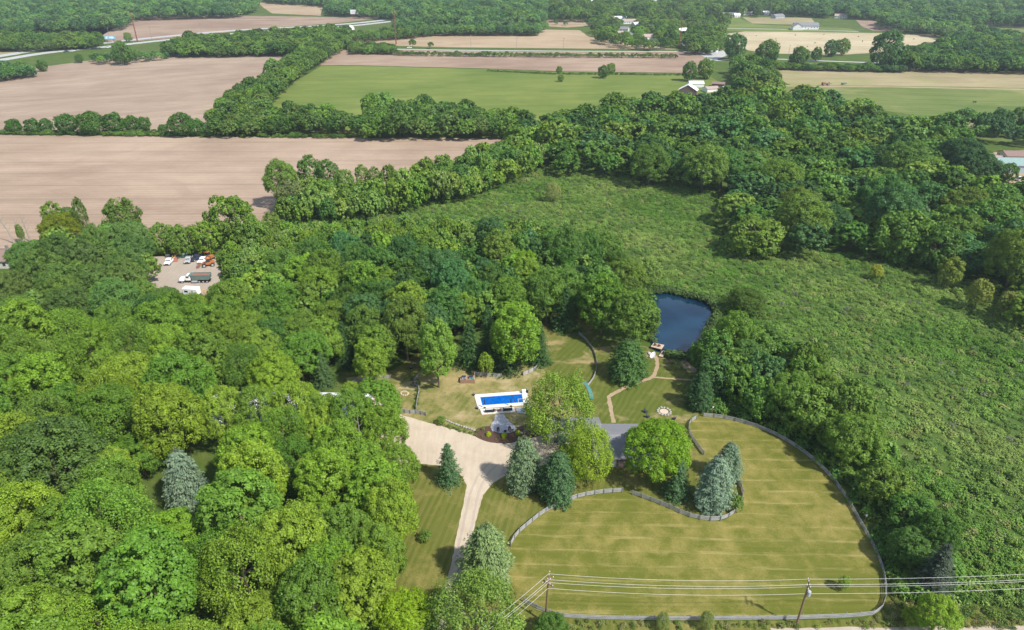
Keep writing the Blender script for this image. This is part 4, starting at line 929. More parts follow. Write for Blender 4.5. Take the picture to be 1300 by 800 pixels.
cop = MB().mesh('coping_slab', M['deck']) if False else None
def coping(u0, v0, u1, v1, n, along_u):
    for i in range(n):
        a = i / n; b = (i + 1) / n; g_ = .012
        if along_u: uu = (u0 + (u1 - u0) * a, u0 + (u1 - u0) * b); vv = (v0, v1)
        else: uu = (u0, u1); vv = (v0 + (v1 - v0) * a, v0 + (v1 - v0) * b)
        c = [bil(*q, uu[0], vv[0]), bil(*q, uu[1], vv[0]), bil(*q, uu[1], vv[1]), bil(*q, uu[0], vv[1])]
        ctr = sum(c, Vector()) / 4; c = [p + (ctr - p).normalized() * g_ for p in c]
        quadslab(MB(), *c[::-1], .02, .16).build('coping_slab', M['deck'], pr)
coping(0, 0, 1, pv0, 9, True); coping(0, pv1, 1, 1, 9, True); coping(0, pv0, pu0, pv1, 3, False); coping(pu1, pv0, 1, pv1, 3, False)
quadslab(MB(), *I[::-1], .03, .10).build('water', M['pool'], pr)
st = [bil(*q, u, v) for u, v in ((.80,.53),(.893,.53),(.893,.56),(.80,.56))]; quadslab(MB(), *st[::-1], .06, .135).build('step', M['silver'], pr)
st = [bil(*q, u, v) for u, v in ((.80,.563),(.812,.563),(.812,.78),(.80,.78))]; quadslab(MB(), *st[::-1], .06, .135).build('step', M['silver'], pr)
lane = [bil(*q, u, v) for u, v in ((.70,.23),(.715,.23),(.755,.79),(.74,.79))]; quadslab(MB(), *lane[::-1], .05, .11).build('dark_line', M['navy'], pr)
# terrace with furniture
T0, T1, T2, T3 = G(609.5,519.8), G(652.5,517.6), G(654.5,523.8), G(612,526.8)
tr = thing('terrace', 'tan edged lounge terrace along the near side of the pool', 'terrace', T3); qq = [p - T3 for p in (T0, T1, T2, T3)]
for i in range(6):
    for j in range(2):
        c = [bil(*qq, u, v) for u, v in ((i/6+.003, j/2+.01), ((i+1)/6-.003, j/2+.01), ((i+1)/6-.003, (j+1)/2-.01), (i/6+.003, (j+1)/2-.01))]
        quadslab(MB(), *c[::-1], .02, .15).build('paving_slab', M['deck'], tr)
for a, b in (((-.012, -.0), (0, 1.06)), ((1, 0), (1.012, 1.06))):
    c = [bil(*qq, u, v) for u, v in ((a[0], 0), (b[0], 0), (b[0], 1.06), (a[0], 1.06))]; quadslab(MB(), *c[::-1], .02, .2).build('edge_board', M['terrace'], tr)
c = [bil(*qq, u, v) for u, v in ((0, 1), (1, 1), (1, 1.06), (0, 1.06))]; quadslab(MB(), *c[::-1], .02, .2).build('edge_board', M['terrace'], tr)
sheet('stamped_patio', [(628.5,527),(639.5,526.5),(642,531),(647,536),(653,541),(656,545),(652,548.5),(643,550.8),(633,550.2),(625,547.8),(622.8,543),(624,538.5),(627.5,534)], .12, M['slab'], smooth=False)
sheet('stamped_patio', [(655,517.8),(674,516),(678,530),(668,526.5),(656.5,524.5)], .12, M['slab'])
TA = math.atan2((T1 - T0).y, (T1 - T0).x)
def sofa(u, v, L, label, mat='blackcloth', rz=TA, cush='cushion'):
    b = G(u, v, .15); r = thing('outdoor_sofa', label, 'sofa', b, rz)
    MB().box((0, 0, .25), (L, .8, .25)).build('frame', M[mat], r, bevel=.03)
    MB().box((0, -.34, .6), (L, .14, .5)).build('backrest', M[mat], r, bevel=.03)
    for s in (-1, 1): MB().box((s * (L / 2 - .07), 0, .45), (.14, .8, .35)).build('armrest', M[mat], r, bevel=.02)
    for k in range(2): MB().box((-L / 4 + k * L / 2, .05, .42), (L / 2 - .16, .62, .12)).build('cushion', M[cush], r, bevel=.03)
    return r
sofa(621.5, 522.8, 2.2, 'dark outdoor sofa on the left of the pool terrace'); sofa(644.5, 520.8, 2.2, 'dark outdoor sofa on the right of the pool terrace')
def chair(u, v, rz, label, mat, cush, z=.15, nm='garden_chair', grp=None):
    b = G(u, v, z); r = thing(nm, label, 'chair', b, rz, grp)
    MB().box((0, 0, .4), (.62, .6, .07)).build('seat', M[mat], r, bevel=.015)
    o = MB().box((0, .32, .72), (.62, .06, .7)).build('backrest', M[mat], r, bevel=.015); o.rotation_euler = (-.18, 0, 0)
    for sx in (-1, 1):
        MB().box((sx * .33, 0, .6), (.09, .62, .05)).build('armrest', M[mat], r)
        for sy in (-1, 1): MB().box((sx * .29, sy * .27, .19), (.06, .06, .38)).build('leg', M[mat], r)
    return r
chair(628.5, 522, TA + 2.6, 'left one of two tan chairs between the dark sofas', 'wood', 'cushion'); chair(634, 521.7, TA + 3.6, 'right one of two tan chairs between the dark sofas', 'wood', 'cushion')
for (u, v, a, lb) in [(820, 524, .8, 'dark lawn chair left of the fire pit, the upper one'), (823, 530.5, 1.1, 'dark lawn chair left of the fire pit, the lower one'), (850.6, 535.5, -2.6, 'dark lawn chair below the fire pit, the left one'), (855.6, 532.5, -2.2, 'dark lawn chair below the fire pit, the right one')]:
    chair(u, v, a, lb, 'navy', 'cushion', .05)
def umbrella(u, v, label):
    b = G(u, v, .15); r = thing('closed_umbrella', label, 'umbrella', b)
    MB().cyl((0, 0, .05), .28, .1).build('base', M['black'], r); MB().cyl((0, 0, 1.3), .03, 2.5, n=8).build('pole', M['galv'], r)
    MB().tube([(0,0,1.2),(0,0,1.35),(0,0,2.3),(0,0,2.75)], .22, 8, .04).build('canopy', M['blackcloth'], r)
umbrella(615.3, 517.8, 'closed dark parasol at the left near corner of the pool'); umbrella(648.8, 515.8, 'closed dark parasol at the right near corner of the pool')
b = G(665, 499, .16); r = thing('pool_cabinet', 'white equipment cabinet on the far right corner of the pool coping', 'cabinet', b, TA)
MB().box((0, 0, .45), (.9, .6, .9)).build('body', M['white'], r, bevel=.03); MB().box((0, 0, .93), (.98, .68, .06)).build('lid', M['white'], r)
for (u, v, lb) in [(601.7, 502.3, 'dark planter pot at the far left pool corner'), (606, 519.5, 'dark planter pot at the near left pool corner'), (669.3, 499, 'tall dark planter pot at the far right pool corner')]:
    b = G(u, v); r = thing('planter_pot', lb, 'planter', b); hh = 1.0 if 'tall' in lb else .55
    MB().cyl((0, 0, hh / 2), .24, hh, r2=.34).build('pot', M['blackcloth'], r); MB().blob((0, 0, hh + .08), (.3, .3, .22), 3).build('plant', M['greentruck'], r)
def topiary(u, v, w_, lb, tint, kind='spruce', hh=1.2):
    b = G(u, v); r = thing('topiary_shrub' if kind == 'spruce' else 'shrub', lb, 'bush', b, 0, None, (w_, w_, w_ * hh / (3.0 if kind == 'spruce' else 1.6) * 2))
    me = SPRF[0] if kind == 'spruce' else SHRH[0]; c = obj_of('crown', me, r); c.color = (*tint, 1); obj_of('trunk', TRUNK_S, r).scale = (.6, .6, .5)
topiary(620, 553, .62, 'left one of three lime green cone shrubs in the mulch bed', (.23, .30, .01), hh=1.15)
topiary(640, 555, .68, 'middle one of three lime green cone shrubs in the mulch bed', (.23, .30, .01), hh=1.15)
topiary(657.5, 551.5, .62, 'right one of three lime green cone shrubs in the mulch bed', (.23, .30, .01), hh=1.15)
topiary(632.4, 549, .38, 'left purple leaved shrub in front of the patio', (.10, .03, .035), 'b', 2.0)
topiary(647, 548.5, .42, 'right purple leaved shrub in front of the patio', (.10, .03, .035), 'b', 2.0)
topiary(477, 497, .9, 'leafy green plant clump on the small fenced lawn', (.10, .17, .05), 'b', .9)
b = G(641.5, 549); r = thing('patio_brazier', 'small dark brazier at the near edge of the stamped patio', 'brazier', b); MB().cyl((0, 0, .35), .2, .3, r2=.38).build('bowl', M['black'], r)
for k in range(3): MB().tube([(0, 0, .3), (.3 * cos(k * 2.1), .3 * sin(k * 2.1), 0)], .02, 5).build('leg', M['black'], r)
# play deck
b = G(593.5, 487); r = thing('play_deck', 'raised wooden deck box with posts behind the pool', 'deck', b, R(-1)); 
for k in range(6): MB().box((-1.55 + k * .62, 0, .55), (.6, .08, .95 + .04 * (k % 2))).build('board', M['wood'], r)
for k in range(6): MB().box((0, .35 + k * .36, 1.02), (3.75, .34, .06)).build('plank', M['wood'], r)
for sx in (-1, 1): MB().box((sx * 1.86, 1.1, .53), (.08, 2.2, .95)).build('side_panel', M['wood'], r)
for x_, y_, h_ in ((-1.8, .1, 1.5), (-.25, .1, 2.5), (1.8, .1, 2.4), (-1.8, 2.2, 1.6), (1.8, 2.2, 2.2)): MB().box((x_, y_, h_ / 2), (.12, .12, h_)).build('post', M['terrace'], r)
for (dx, lb, mt) in ((-1.0, 'dark and white storage crate on the left of the wooden deck box', 'silver'), (.9, 'green storage crate on the right of the wooden deck box', 'teal')):
    bb = b + Vector((dx, 1.0, 1.05)); r = thing('storage_crate', lb, 'crate', bb); MB().box((0, 0, .25), (1.0, .8, .5)).build('bin', M[mt], r, bevel=.03); MB().box((0, 0, .53), (1.06, .86, .06)).build('lid', M['navy'], r)
# curved teal netted frame
b = G(747, 497); r = thing('netted_frame', 'curved teal frame with netting behind the feathery yellow green tree', 'frame', b)
P0 = [G(741.5, 485, 2.2), G(746, 491, 2.0), G(749, 497, 1.5), G(750.5, 502, 1.0), G(751, 507, .6)]
rr = MB()
for k, p in enumerate(P0):
    pass
SM = smooth_poly([p - b for p in P0], 6, False)
for sgn in (-1, 1): MB().tube([p + Vector((sgn * .45, 0, 0)) for p in SM], .05, 6).build('rail', M['tealdark'], r)
vv = [(p.x + s * .42, p.y, p.z + .02) for p in SM for s in (-1, 1)]; mb = MB(); mb.add(vv, [[2*i, 2*i+1, 2*i+3, 2*i+2] for i in range(len(SM) - 1)])
nt = mb.build('net', M['tealnet'], r); sol = nt.modifiers.new('thick', 'SOLIDIFY'); sol.thickness = .04
for p in SM[::5]: MB().tube([(p.x - .45, p.y, p.z), (p.x - .5, p.y, 0)], .04, 5).build('leg', M['tealdark'], r); MB().tube([(p.x + .45, p.y, p.z), (p.x + .5, p.y, 0)], .04, 5).build('leg', M['tealdark'], r)
# dark barrel in clearing, stone bed, mooring
b = G(522, 468); r = thing('fire_ring', 'small dark metal fire ring on the dry grass by the wood', 'fire ring', b); MB().cyl((0, 0, .25), .42, .5, n=14).build('ring', M['black'], r); MB().cyl((0, 0, .52), .3, .06, n=14).build('ash', M['darkstone'], r)
stones('stone_ring', [(509,499),(513,497),(518,499),(517,502),(511,502)], 'small ring of tan stones on the fenced lawn', 'stone ring', .4, .3, .5, 'terrace', 3, True)
def lamp_post(u, v, vt, lb, hd='white'):
    b = G(u, v); h = height_to(u, v, vt); r = thing('lamp_post', lb, 'lamp post', b); MB().cyl((0, 0, h / 2), .05, h, n=8).build('post', M['wood'], r)
    MB().box((0, 0, h + .15), (.3, .3, .34), taper=.8).build('birdhouse' if hd != 'white' else 'lamp_head', M['white'], r, bevel=.03); MB().box((0, 0, h + .35), (.38, .38, .05), taper=.3).build('cap', M['galv'], r)
lamp_post(903.5, 527.5, 517.5, 'pole with small white head behind the upper paddock fence')
lamp_post(1097, 664, 655, 'pole with small white head in the thicket right of the paddock')
lamp_post(488.5, 511, 504, 'short pole with white head on the small fenced lawn')

# ------------------------------------------------------------------ pond raft, dock, boat
def deck(name, corners, label, cat, z, n, th=.2, legs=True):
    P = [G(*c, z) for c in corners]; o0 = P[0]; r = thing(name, label, cat, (o0.x, o0.y, 0)); Q = [Vector((p.x - o0.x, p.y - o0.y, 0)) for p in P]
    for i in range(n):
        c = [bil(*Q, u, v) for u, v in ((i / n + .008, 0), ((i + 1) / n - .008, 0), ((i + 1) / n - .008, 1), (i / n + .008, 1))]
        quadslab(MB(), *c[::-1], z - .06, z + random.uniform(-.005, .01)).build('plank', M['terrace'], r)
    c = [bil(*Q, u, v) for u, v in ((.03,.03),(.97,.03),(.97,.97),(.03,.97))]; quadslab(MB(), *c[::-1], .02 if not legs else z - th - .06, z - .065).build('frame', M['wood'], r)
    for u, v in ((.05,.05),(.95,.05),(.95,.95),(.05,.95)):
        p = bil(*Q, u, v); MB().cyl((p.x, p.y, z / 2 - .1), .09, z + .1, n=8).build('pile', M['wood'], r)
    return r
deck('swim_raft', [(830,435),(843.5,438),(839.8,443.5),(826,440)], 'square wooden raft with two chairs on the pond', 'raft', .9, 10, .25)
deck('dock', [(841,445),(846,446),(841.5,453),(836,452)], 'short wooden dock from the pond bank', 'dock', .5, 4)
chair(832.5, 438.6, 2.2, 'left one of two wooden chairs on the raft', 'wood', 'cushion', .9); chair(837, 440, 2.6, 'right one of two wooden chairs on the raft', 'wood', 'cushion', .9)
b = G(829, 452, .1); r = thing('rowing_boat', 'small white boat pulled up beside the dock', 'boat', b, R(-25)); 
hull = MB(); sec = []
for i in range(7):
    t_ = i / 6; wdt = .62 * (1 - max(0, t_ - .45) ** 2 * 3.0); y = -1.5 + 3.0 * t_; zt = .5 + .12 * t_
    sec += [(-wdt, y, zt), (-wdt * .7, y, .08), (0, y, 0), (wdt * .7, y, .08), (wdt, y, zt), (wdt * .85, y, zt), (0, y, .12), (-wdt * .85, y, zt)]
hull.add(sec, [[i * 8 + k, i * 8 + (k + 1) % 8, (i + 1) * 8 + (k + 1) % 8, (i + 1) * 8 + k] for i in range(6) for k in range(8)] + [list(range(8))[::-1], [48 + k for k in range(8)]])
hull.build('hull', M['white'], r)
for y in (-.7, .4): MB().box((0, y, .42), (1.05, .28, .05)).build('bench', M['white'], r)
b = G(825, 449.5, .1); r = thing('upturned_boat', 'small pale upturned boat left of the white boat', 'boat', b, R(20)); MB().blob((0, 0, .15), (.55, 1.1, .38), 2, 10, 6).build('hull', M['deck'], r); MB().box((0, 0, .55), (.06, 1.7, .08)).build('keel', M['terrace'], r)

# ------------------------------------------------------------------ buildings
def windows(r, spots, w_, h_, axis='y', glass='glass', trim='sidingw'):
    """spots: (x, y, z, facing sign) ; axis normal"""
    for (x, y, z, s) in spots:
        d = (w_ + .2, .08, h_ + .2) if axis == 'y' else (.08, w_ + .2, h_ + .2); g = (w_, .06, h_) if axis == 'y' else (.06, w_, h_)
        o = MB().box((x + (s * .03 if axis == 'x' else 0), y + (s * .03 if axis == 'y' else 0), z), d).build('window', M[trim], r)
        MB().box((x + (s * .06 if axis == 'x' else 0), y + (s * .06 if axis == 'y' else 0), z), g).build('pane', M[glass], o)
def gable(name, label, u, v, L, W, h, rise, roof, wall, rz=0, over=.4, cat='house', z=0, extra=True, chim=False, doors=1, world=None):
    b = world if world is not None else G(u, v); r = thing(name, label, cat, b, rz)
    wl = MB(); wl.prism([(-L/2, 0), (L/2, 0), (L/2, h), (-L/2, h)], -W/2, W/2); 
    wl.add([(-L/2, -W/2, h), (-L/2, W/2, h), (-L/2, 0, h + rise), (L/2, -W/2, h), (L/2, W/2, h), (L/2, 0, h + rise)], [[0, 2, 1], [3, 4, 5]])
    wl.build('wall', M[wall], r)
    for s in (-1, 1):
        y1 = s * (W / 2 + over); z1 = h - rise * over / (W / 2); m = MB(); t_ = .16
        x0, x1 = -L/2 - over, L/2 + over
        m.add([(x0, y1, z1), (x1, y1, z1), (x1, 0, h + rise), (x0, 0, h + rise), (x0, y1, z1 + t_), (x1, y1, z1 + t_), (x1, 0, h + rise + t_), (x0, 0, h + rise + t_)], [[0,1,2,3],[7,6,5,4],[0,4,5,1],[1,5,6,2],[3,7,4,0]])
        m.build('roof', M[roof], r)
    MB().box((0, 0, h + rise + t_ + .02), (L + 2 * over, .3, .08)).build('ridge_cap', M[roof], r)
    if extra:
        n = max(2, int(L / 4))
        windows(r, [(-L/2 + L * (i + .5) / n, -W/2, h * .55, -1) for i in range(n) if i != n // 2], 1.1, 1.2)
        windows(r, [(L/2, y, h * .55, 1) for y in (-W/4, W/4)] + [(-L/2, y, h * .55, -1) for y in (-W/4, W/4)], 1.0, 1.2, 'x')
        dx = -L/2 + L * (n // 2 + .5) / n
        d = MB().box((dx, -W/2 - .03, 1.05), (1.1, .08, 2.1)).build('door', M['wood'], r); MB().blob((dx + .4, -W/2 - .1, 1.0), (.05, .05, .05), 1, 6, 4).build('handle', M['galv'], d)
    if chim:
        MB().box((L * .22, W * .12, h + rise + .4), (.8, .8, 1.8)).build('chimney', M['darkstone'], r)
    return r
# main house: low grey roof seen between the trees
hx = G(790, 576); 
r = gable('main_house', 'house with grey shingle roof half hidden between two green trees', 0, 0, 13.5, 11.5, 2.7, 1.9, 'shingle', 'siding', 0, .6, world=Vector((hx.x + .3, hx.y + 1.2, 0)))
for k, (dx, dy) in enumerate([(2.9, -1.6)]):
    ch = MB().box((dx, dy, 4.4), (1.5, .9, 2.4)).build('chimney', M['stone'], r)
    for s in (-1, 1): MB().cyl((dx + s * .38, dy, 5.8), .24, .45, n=10, r2=.3).build('flue', M['white'], ch)
MB().box((-1.0, -5.9, 1.0), (2.6, .1, 2.0)).build('garage_door', M['barnwood'], r)
g2 = G(746, 557); gable('house_wing', 'lower grey roofed wing left of the main house behind feathery trees', 0, 0, 12, 7, 2.5, 1.2, 'shingle', 'siding', 0, .5, world=Vector((g2.x - 3.5, g2.y + 1, 0)))
b = G(814, 545, 0); r = thing('side_deck', 'small tan wooden deck at the back corner of the house', 'deck', b)
for k in range(6): MB().box((0, -.9 + k * .36, .5), (2.2, .34, .06)).build('plank', M['wood'], r)
for sx in (-1, 1):
    for sy in (-1, 1): MB().box((sx, sy * .95, .24), (.12, .12, .46)).build('leg', M['wood'], r)
b = G(817.2, 542.5, .55); r = thing('barbecue_grill', 'covered pale barbecue grill on the small house deck', 'grill', b); MB().box((0, 0, .4), (1.0, .6, .7)).build('body', M['black'], r, bevel=.04); MB().blob((0, 0, .85), (.6, .4, .32), 4, 10, 6).build('lid', M['white'], r)
gable('pole_barn', 'long white metal roofed barn mostly hidden by the left wood', 0, 0, 38, 12, 3.6, 1.8, 'roofwhite', 'sidingw', R(-1), .4, 'barn', world=G(368, 536) + Vector((0, 1, 0)), extra=True)
gable('brown_roofed_house', 'house with faded brown roof at the left edge below the field', 0, 0, 16, 11, 3.0, 2.0, 'shinglebr', 'siding', R(-2), .5, chim=True, world=G(0, 333))
r = gable('old_barn', 'weathered wooden barn with white metal roof beside the green crop', 873, 122, 9, 14, 5, 4, 'roofwhite', 'barnwood', R(70), .4, 'barn', extra=False)
windows(r, [(4.5, -3, 3, 1), (4.5, 3, 3, 1), (-4.5, 0, 3, -1)], 1.2, 1.4, 'x')
gable('barn_annex', 'small white roofed shed right behind the old barn', 883, 110, 12, 8, 3, 1.5, 'roofwhite', 'sidingw', R(0), .3, 'shed', extra=False)
for (u, v, L, W, rf, wa, a, lb) in [(902,116,11,8,'rooftan','sidingw',.3,'low pale shed between the old barn and the tree clump'), (912,110,10,7,'shinglebr','barnwood',-.4,'dark cluttered shed right of the low pale one'), (922,116,7,6,'silver','siding',.2,'small grey lean to at the foot of the tree clump')]:
    gable('farm_shed', lb, u, v, L, W, 2.6, 1.3, rf, wa, a, .3, 'shed', extra=False)
gable('green_roofed_barn', 'large barn with pale green metal roof at the right edge beyond the wood', 0, 0, 30, 13, 4.2, 2.2, 'roofteal', 'sidingg', R(-4), .5, 'barn', world=G(1290, 219) + Vector((4, 4, 0)))
gable('pink_roofed_house', 'house with pinkish brown roof left behind the green roofed barn', 1250, 207, 13, 9, 3.2, 1.6, 'rooftan', 'sidingw', R(-35), .4)
gable('tan_roofed_house', 'long tan brown roof behind the green roofed barn', 1295, 202, 20, 10, 2.8, 1.6, 'shinglebr', 'siding', R(-5), .4)
for i, (u, v, L, W, rf, wa, lb) in enumerate(far_h):
    gable('far_house', lb, u, v, L, W, 3.5, 3.0, rf, wa, R([-8, 12, 30, -20, 5][i % 5]), .4, group='town' and None) if False else gable('far_house', lb, u, v, L, W, 3.5, 3.0, rf, wa, R([-8, 12, 30, -20, 5][i % 5]), .4)
r = gable('big_house', 'large pale house with grey roof and cross gable behind the straw field', 1022, 37, 34, 14, 5, 4, 'shingle', 'sidingw', R(-3), .6)
r2 = gable('big_house_wing', 'gabled front wing at the left of the large pale house', 1011, 38, 12, 14, 5, 4, 'shingle', 'sidingw', R(87), .6, extra=False)
for (u, v, lb) in ((903, 66, 'left white fuel tank beside the far road junction'), (909, 66, 'right white fuel tank beside the far road junction')):
    b = G(u, v); r = thing('fuel_tank', lb, 'tank', b); MB().cyl((0, 0, 3.2), 2.2, 6.2, n=14).build('tank', M['white'], r); MB().cyl((0, 0, 6.6), 2.2, .7, n=14, r2=.4).build('tank_roof', M['silver'], r)
b = G(441, 38); r = thing('quonset_shed', 'rounded white shed where the tree belt meets the highway', 'shed', b, R(-15)); MB().prism([(7 * cos(pi * k / 12), 6 * sin(pi * k / 12)) for k in range(13)], -9, 9).build('shell', M['roofwhite'], r); MB().box((0, -9.1, 2), (4, .2, 4)).build('door', M['silver'], r)

# ------------------------------------------------------------------ vehicles (front towards +X)
def wheels(r, xs, w_, rad, tw=.3):
    for x in xs:
        for s in (-1, 1):
            t_ = MB().cyl((x, s * w_, rad), rad, tw, 'y', 14).build('wheel', M['black'], r); MB().cyl((x, s * (w_ + .02), rad), rad * .55, tw, 'y', 10).build('rim', M['silver'], t_)
def car(u, v, rz, paint, label, kind='car', z=.08, sc=1.0, group=None):
    b = G(u, v, z); r = thing('parked_pickup' if kind == 'pickup' else 'car', label, 'pickup' if kind == 'pickup' else 'car', b, rz, group, (sc, sc, sc))
    if kind == 'pickup':
        MB().prism([(-2.8,.45),(2.7,.45),(2.75,.95),(2.6,1.12),(1.2,1.2),(-.85,1.2),(-2.8,1.15)], -.98, .98).build('body', M[paint], r, bevel=.05)
        MB().prism([(-.85,1.18),(1.25,1.18),(.55,1.88),(-.7,1.9)], -.88, .88).build('cab', M[paint], r, bevel=.05)
        MB().prism([(.72,1.27),(1.17,1.27),(.62,1.8)], -.78, .78).build('windscreen', M['glass'], r); MB().box((-1.85, 0, 1.17), (1.7, 1.6, .06)).build('load_bed', M['black'], r)
        for s in (-1, 1): MB().box((0, s * .89, 1.5), (1.2, .03, .42)).build('side_window', M['glass'], r)
        MB().box((2.74, 0, .75), (.06, 1.2, .3)).build('grille', M['black'], r); wheels(r, (-1.8, 1.8), .86, .42)
    else:
        MB().prism([(-2.2,.35),(2.2,.35),(2.25,.7),(1.2,.92),(-1.6,.98),(-2.25,.9)], -.88, .88).build('body', M[paint], r, bevel=.05)
        MB().prism([(-1.5,.95),(1.15,.9),(.45,1.42),(-.9,1.45)], -.76, .76).build('cabin', M['glass'], r, bevel=.04)
        MB().box((-.2, 0, 1.46), (1.3, 1.4, .05)).build('roof', M[paint], r); wheels(r, (-1.4, 1.4), .8, .33, .22)
    for s in (-1, 1): MB().box((2.74 if kind == 'pickup' else 2.22, s * .7, .82 if kind == 'pickup' else .68), (.06, .3, .16)).build('headlight', M['white'], r)
    return r
car(215.5, 334, R(-85), 'white', 'white pickup facing the camera in the equipment yard', 'pickup')
car(240, 332, R(-80), 'silver', 'silver pickup facing the camera in the middle of the yard', 'pickup')
car(250.5, 329.5, R(60), 'navy', 'dark vehicle parked behind the silver pickup', 'pickup')
car(258.5, 332.5, R(-95), 'white', 'white pickup beside the orange machine in the yard', 'pickup')
car(153, 327, R(20), 'white', 'white car half hidden under the trees left of the yard'); car(187, 333, R(-10), 'silver', 'pale car half hidden under the trees near the yard')
car(473, 798, R(95), 'navy', 'dark car under the trees at the bottom edge of the photo')
hwy = math.atan2((G(60, 67) - G(0, 76.5)).y, (G(60, 67) - G(0, 76.5)).x)
car(84, 66.2, hwy + pi, 'navy', 'dark car on the near lanes of the highway', z=.09, sc=1.3); car(92.5, 65.6, hwy, 'white', 'white car right behind the dark one on the highway', z=.09, sc=1.3); car(137, 61, hwy, 'white', 'white van like car farther right on the highway', z=.09, sc=1.3)
car(262, 47.5, hwy, 'silver', 'silver car glimpsed on the highway above the tree belt', z=.09, sc=1.3)
car(520, 61.5, 0.1, 'white', 'white car parked in the bushes beside the far road', z=.09, sc=1.3)
car(1294, 229, R(30), 'white', 'white pickup beside the green roofed barn', 'pickup')
def semi(u, v, rz, tcol, label, flat=False):
    b = G(u, v, .09); r = thing('semi_truck', label, 'truck', b, rz)
    if flat:
        MB().box((-3, 0, 1.3), (13, 2.5, .3)).build('flatbed', M['redbrown'], r)
        for k in range(3): MB().box((-7.5 + k * 4, 0, 2.6), (3.2, 2.3, 2.3)).build('load', M[('navy', 'redbrown', 'silver')[k]], r)
    else: MB().box((-3, 0, 2.6), (14, 2.6, 2.9)).build('trailer', M['white'], r, bevel=.06)
    MB().prism([(4.4,.7),(8,.7),(8.1,1.6),(7,2.0),(6.6,3.3),(5.6,3.9),(4.4,3.9)], -1.2, 1.2).build('cab', M[tcol], r, bevel=.06)
    MB().prism([(6.66,3.1),(7.0,2.15),(7.06,2.15),(6.76,3.1)], -1.1, 1.1).build('windscreen', M['glass'], r); MB().box((6.2, 0, .6), (4, .9, .3)).build('chassis', M['black'], r)
    wheels(r, (-9, -7.8, 4.2, 5.4, 7.4), 1.1, .5)
semi(546, 20.4, hwy * .6 + pi, 'blueprint', 'white trailer truck with blue cab on the far highway'); semi(521, 24, hwy * .6, 'redbrown', 'truck with dark mixed load on the far highway', True)
# dump truck
b = G(249, 358); r = thing('dump_truck', 'dump truck with white cab and dark green tipping body in the yard', 'dump truck', b, R(182))
MB().box((0, 0, .95), (10.5, .9, .3)).build('chassis', M['black'], r)
MB().prism([(-5,1.3),(.6,1.3),(.9,2.75),(-5.3,2.75)], -1.25, 1.25).build('tipping_body', M['greentruck'], r)
MB().box((-2.2, 0, 2.77), (5.4, 2.1, .06)).build('load', M['redbrown'], r)
for s in (-1, 1): MB().box((-2.2, s * 1.22, 2.9), (6.1, .12, .28)).build('rim_rail', M['greentruck'], r)
MB().prism([(.8,2.75),(1.5,2.75),(1.6,3.1),(.8,3.05)], -1.25, 1.25).build('cab_shield', M['greentruck'], r)
MB().prism([(1.2,1.1),(2.9,1.1),(2.9,1.9),(2.55,2.9),(1.2,2.9)], -1.15, 1.15).build('cab', M['white'], r, bevel=.06); MB().prism([(2.62,2.75),(2.92,1.95),(2.98,1.95),(2.7,2.75)], -1.0, 1.0).build('windscreen', M['glass'], r)
MB().prism([(2.9,1.0),(5.2,1.0),(5.2,1.6),(4.9,1.85),(2.9,2.0)], -.8, .8).build('bonnet', M['white'], r, bevel=.1)
for s in (-1, 1): MB().prism([(3.4,1.0),(5.0,1.0),(4.8,1.35),(3.6,1.35)], s * 1.2 - .25, s * 1.2 + .25).build('mudguard', M['white'], r); MB().box((2.1, s * 1.17, 2.35), (.9, .04, .6)).build('side_window', M['glass'], r)
MB().box((5.28, 0, 1.15), (.2, 2.3, .35)).build('bumper', M['galv'], r); wheels(r, (-4.2, -2.9, -1.6, 4.2), 1.0, .52)
MB().box((-.1, 1.3, .8), (1.9, .5, .5)).build('fuel_tank', M['silver'], r)
# white camper trailer
b = G(244.5, 375); r = thing('white_trailer', 'boxy white trailer at the near side of the equipment yard', 'trailer', b, R(172)); MB().box((0, 0, 1.75), (5.2, 2.3, 2.3)).build('body', M['white'], r, bevel=.15)
MB().box((0, 0, 2.95), (.6, .5, .14)).build('roof_vent', M['silver'], r); MB().box((-1.0, 1.18, 1.5), (.7, .05, 1.8)).build('door', M['silver'], r); MB().box((1.2, 1.18, 1.9), (1.2, .05, .6)).build('window', M['glass'], r); MB().box((-3.1, 0, .5), (1.3, .12, .12)).build('drawbar', M['black'], r); wheels(r, (-.4, .4), 1.05, .33)
def loader(u, v, rz, paint, label, arm=False):
    b = G(u, v); r = thing('digger' if arm else 'wheel_loader', label, 'digger' if arm else 'loader', b, rz)
    MB().prism([(-2.4,.8),(.6,.8),(.6,1.6),(-.4,1.7),(-2.4,1.9)], -.8, .8).build('body', M[paint], r, bevel=.08); MB().box((-.4, 0, 2.3), (1.4, 1.3, 1.3), taper=.9).build('cab', M['glass'], r); MB().box((-.4, 0, 3.0), (1.6, 1.5, .12)).build('cab_roof', M[paint], r)
    if arm:
        MB().tube([(.5, 0, 1.4), (2.4, 0, 4.0), (4.0, 0, 2.8)], .2, 6).build('boom', M[paint], r); MB().tube([(4.0, 0, 2.8), (3.7, 0, .8)], .16, 6).build('dipper', M[paint], r)
        MB().prism([(3.2,.2),(4.2,.2),(4.2,.9),(3.5,1.0)], -.5, .5).build('bucket', M['redbrown'], r)
        for s in (-1, 1): MB().box((-.8, s * .95, .4), (3.4, .5, .75)).build('track', M['black'], r, bevel=.15)
    else:
        for s in (-1, 1): MB().tube([(.2, s * .45, 1.6), (2.0, s * .45, 1.3), (2.9, s * .45, .7)], .13, 6).build('lift_arm', M[paint], r)
        MB().prism([(2.8,.15),(3.9,.2),(3.2,.5),(2.9,1.3),(2.7,1.3)], -1.2, 1.2).build('bucket', M['redbrown'], r); wheels(r, (-1.7, 1.1), .95, .7, .5)
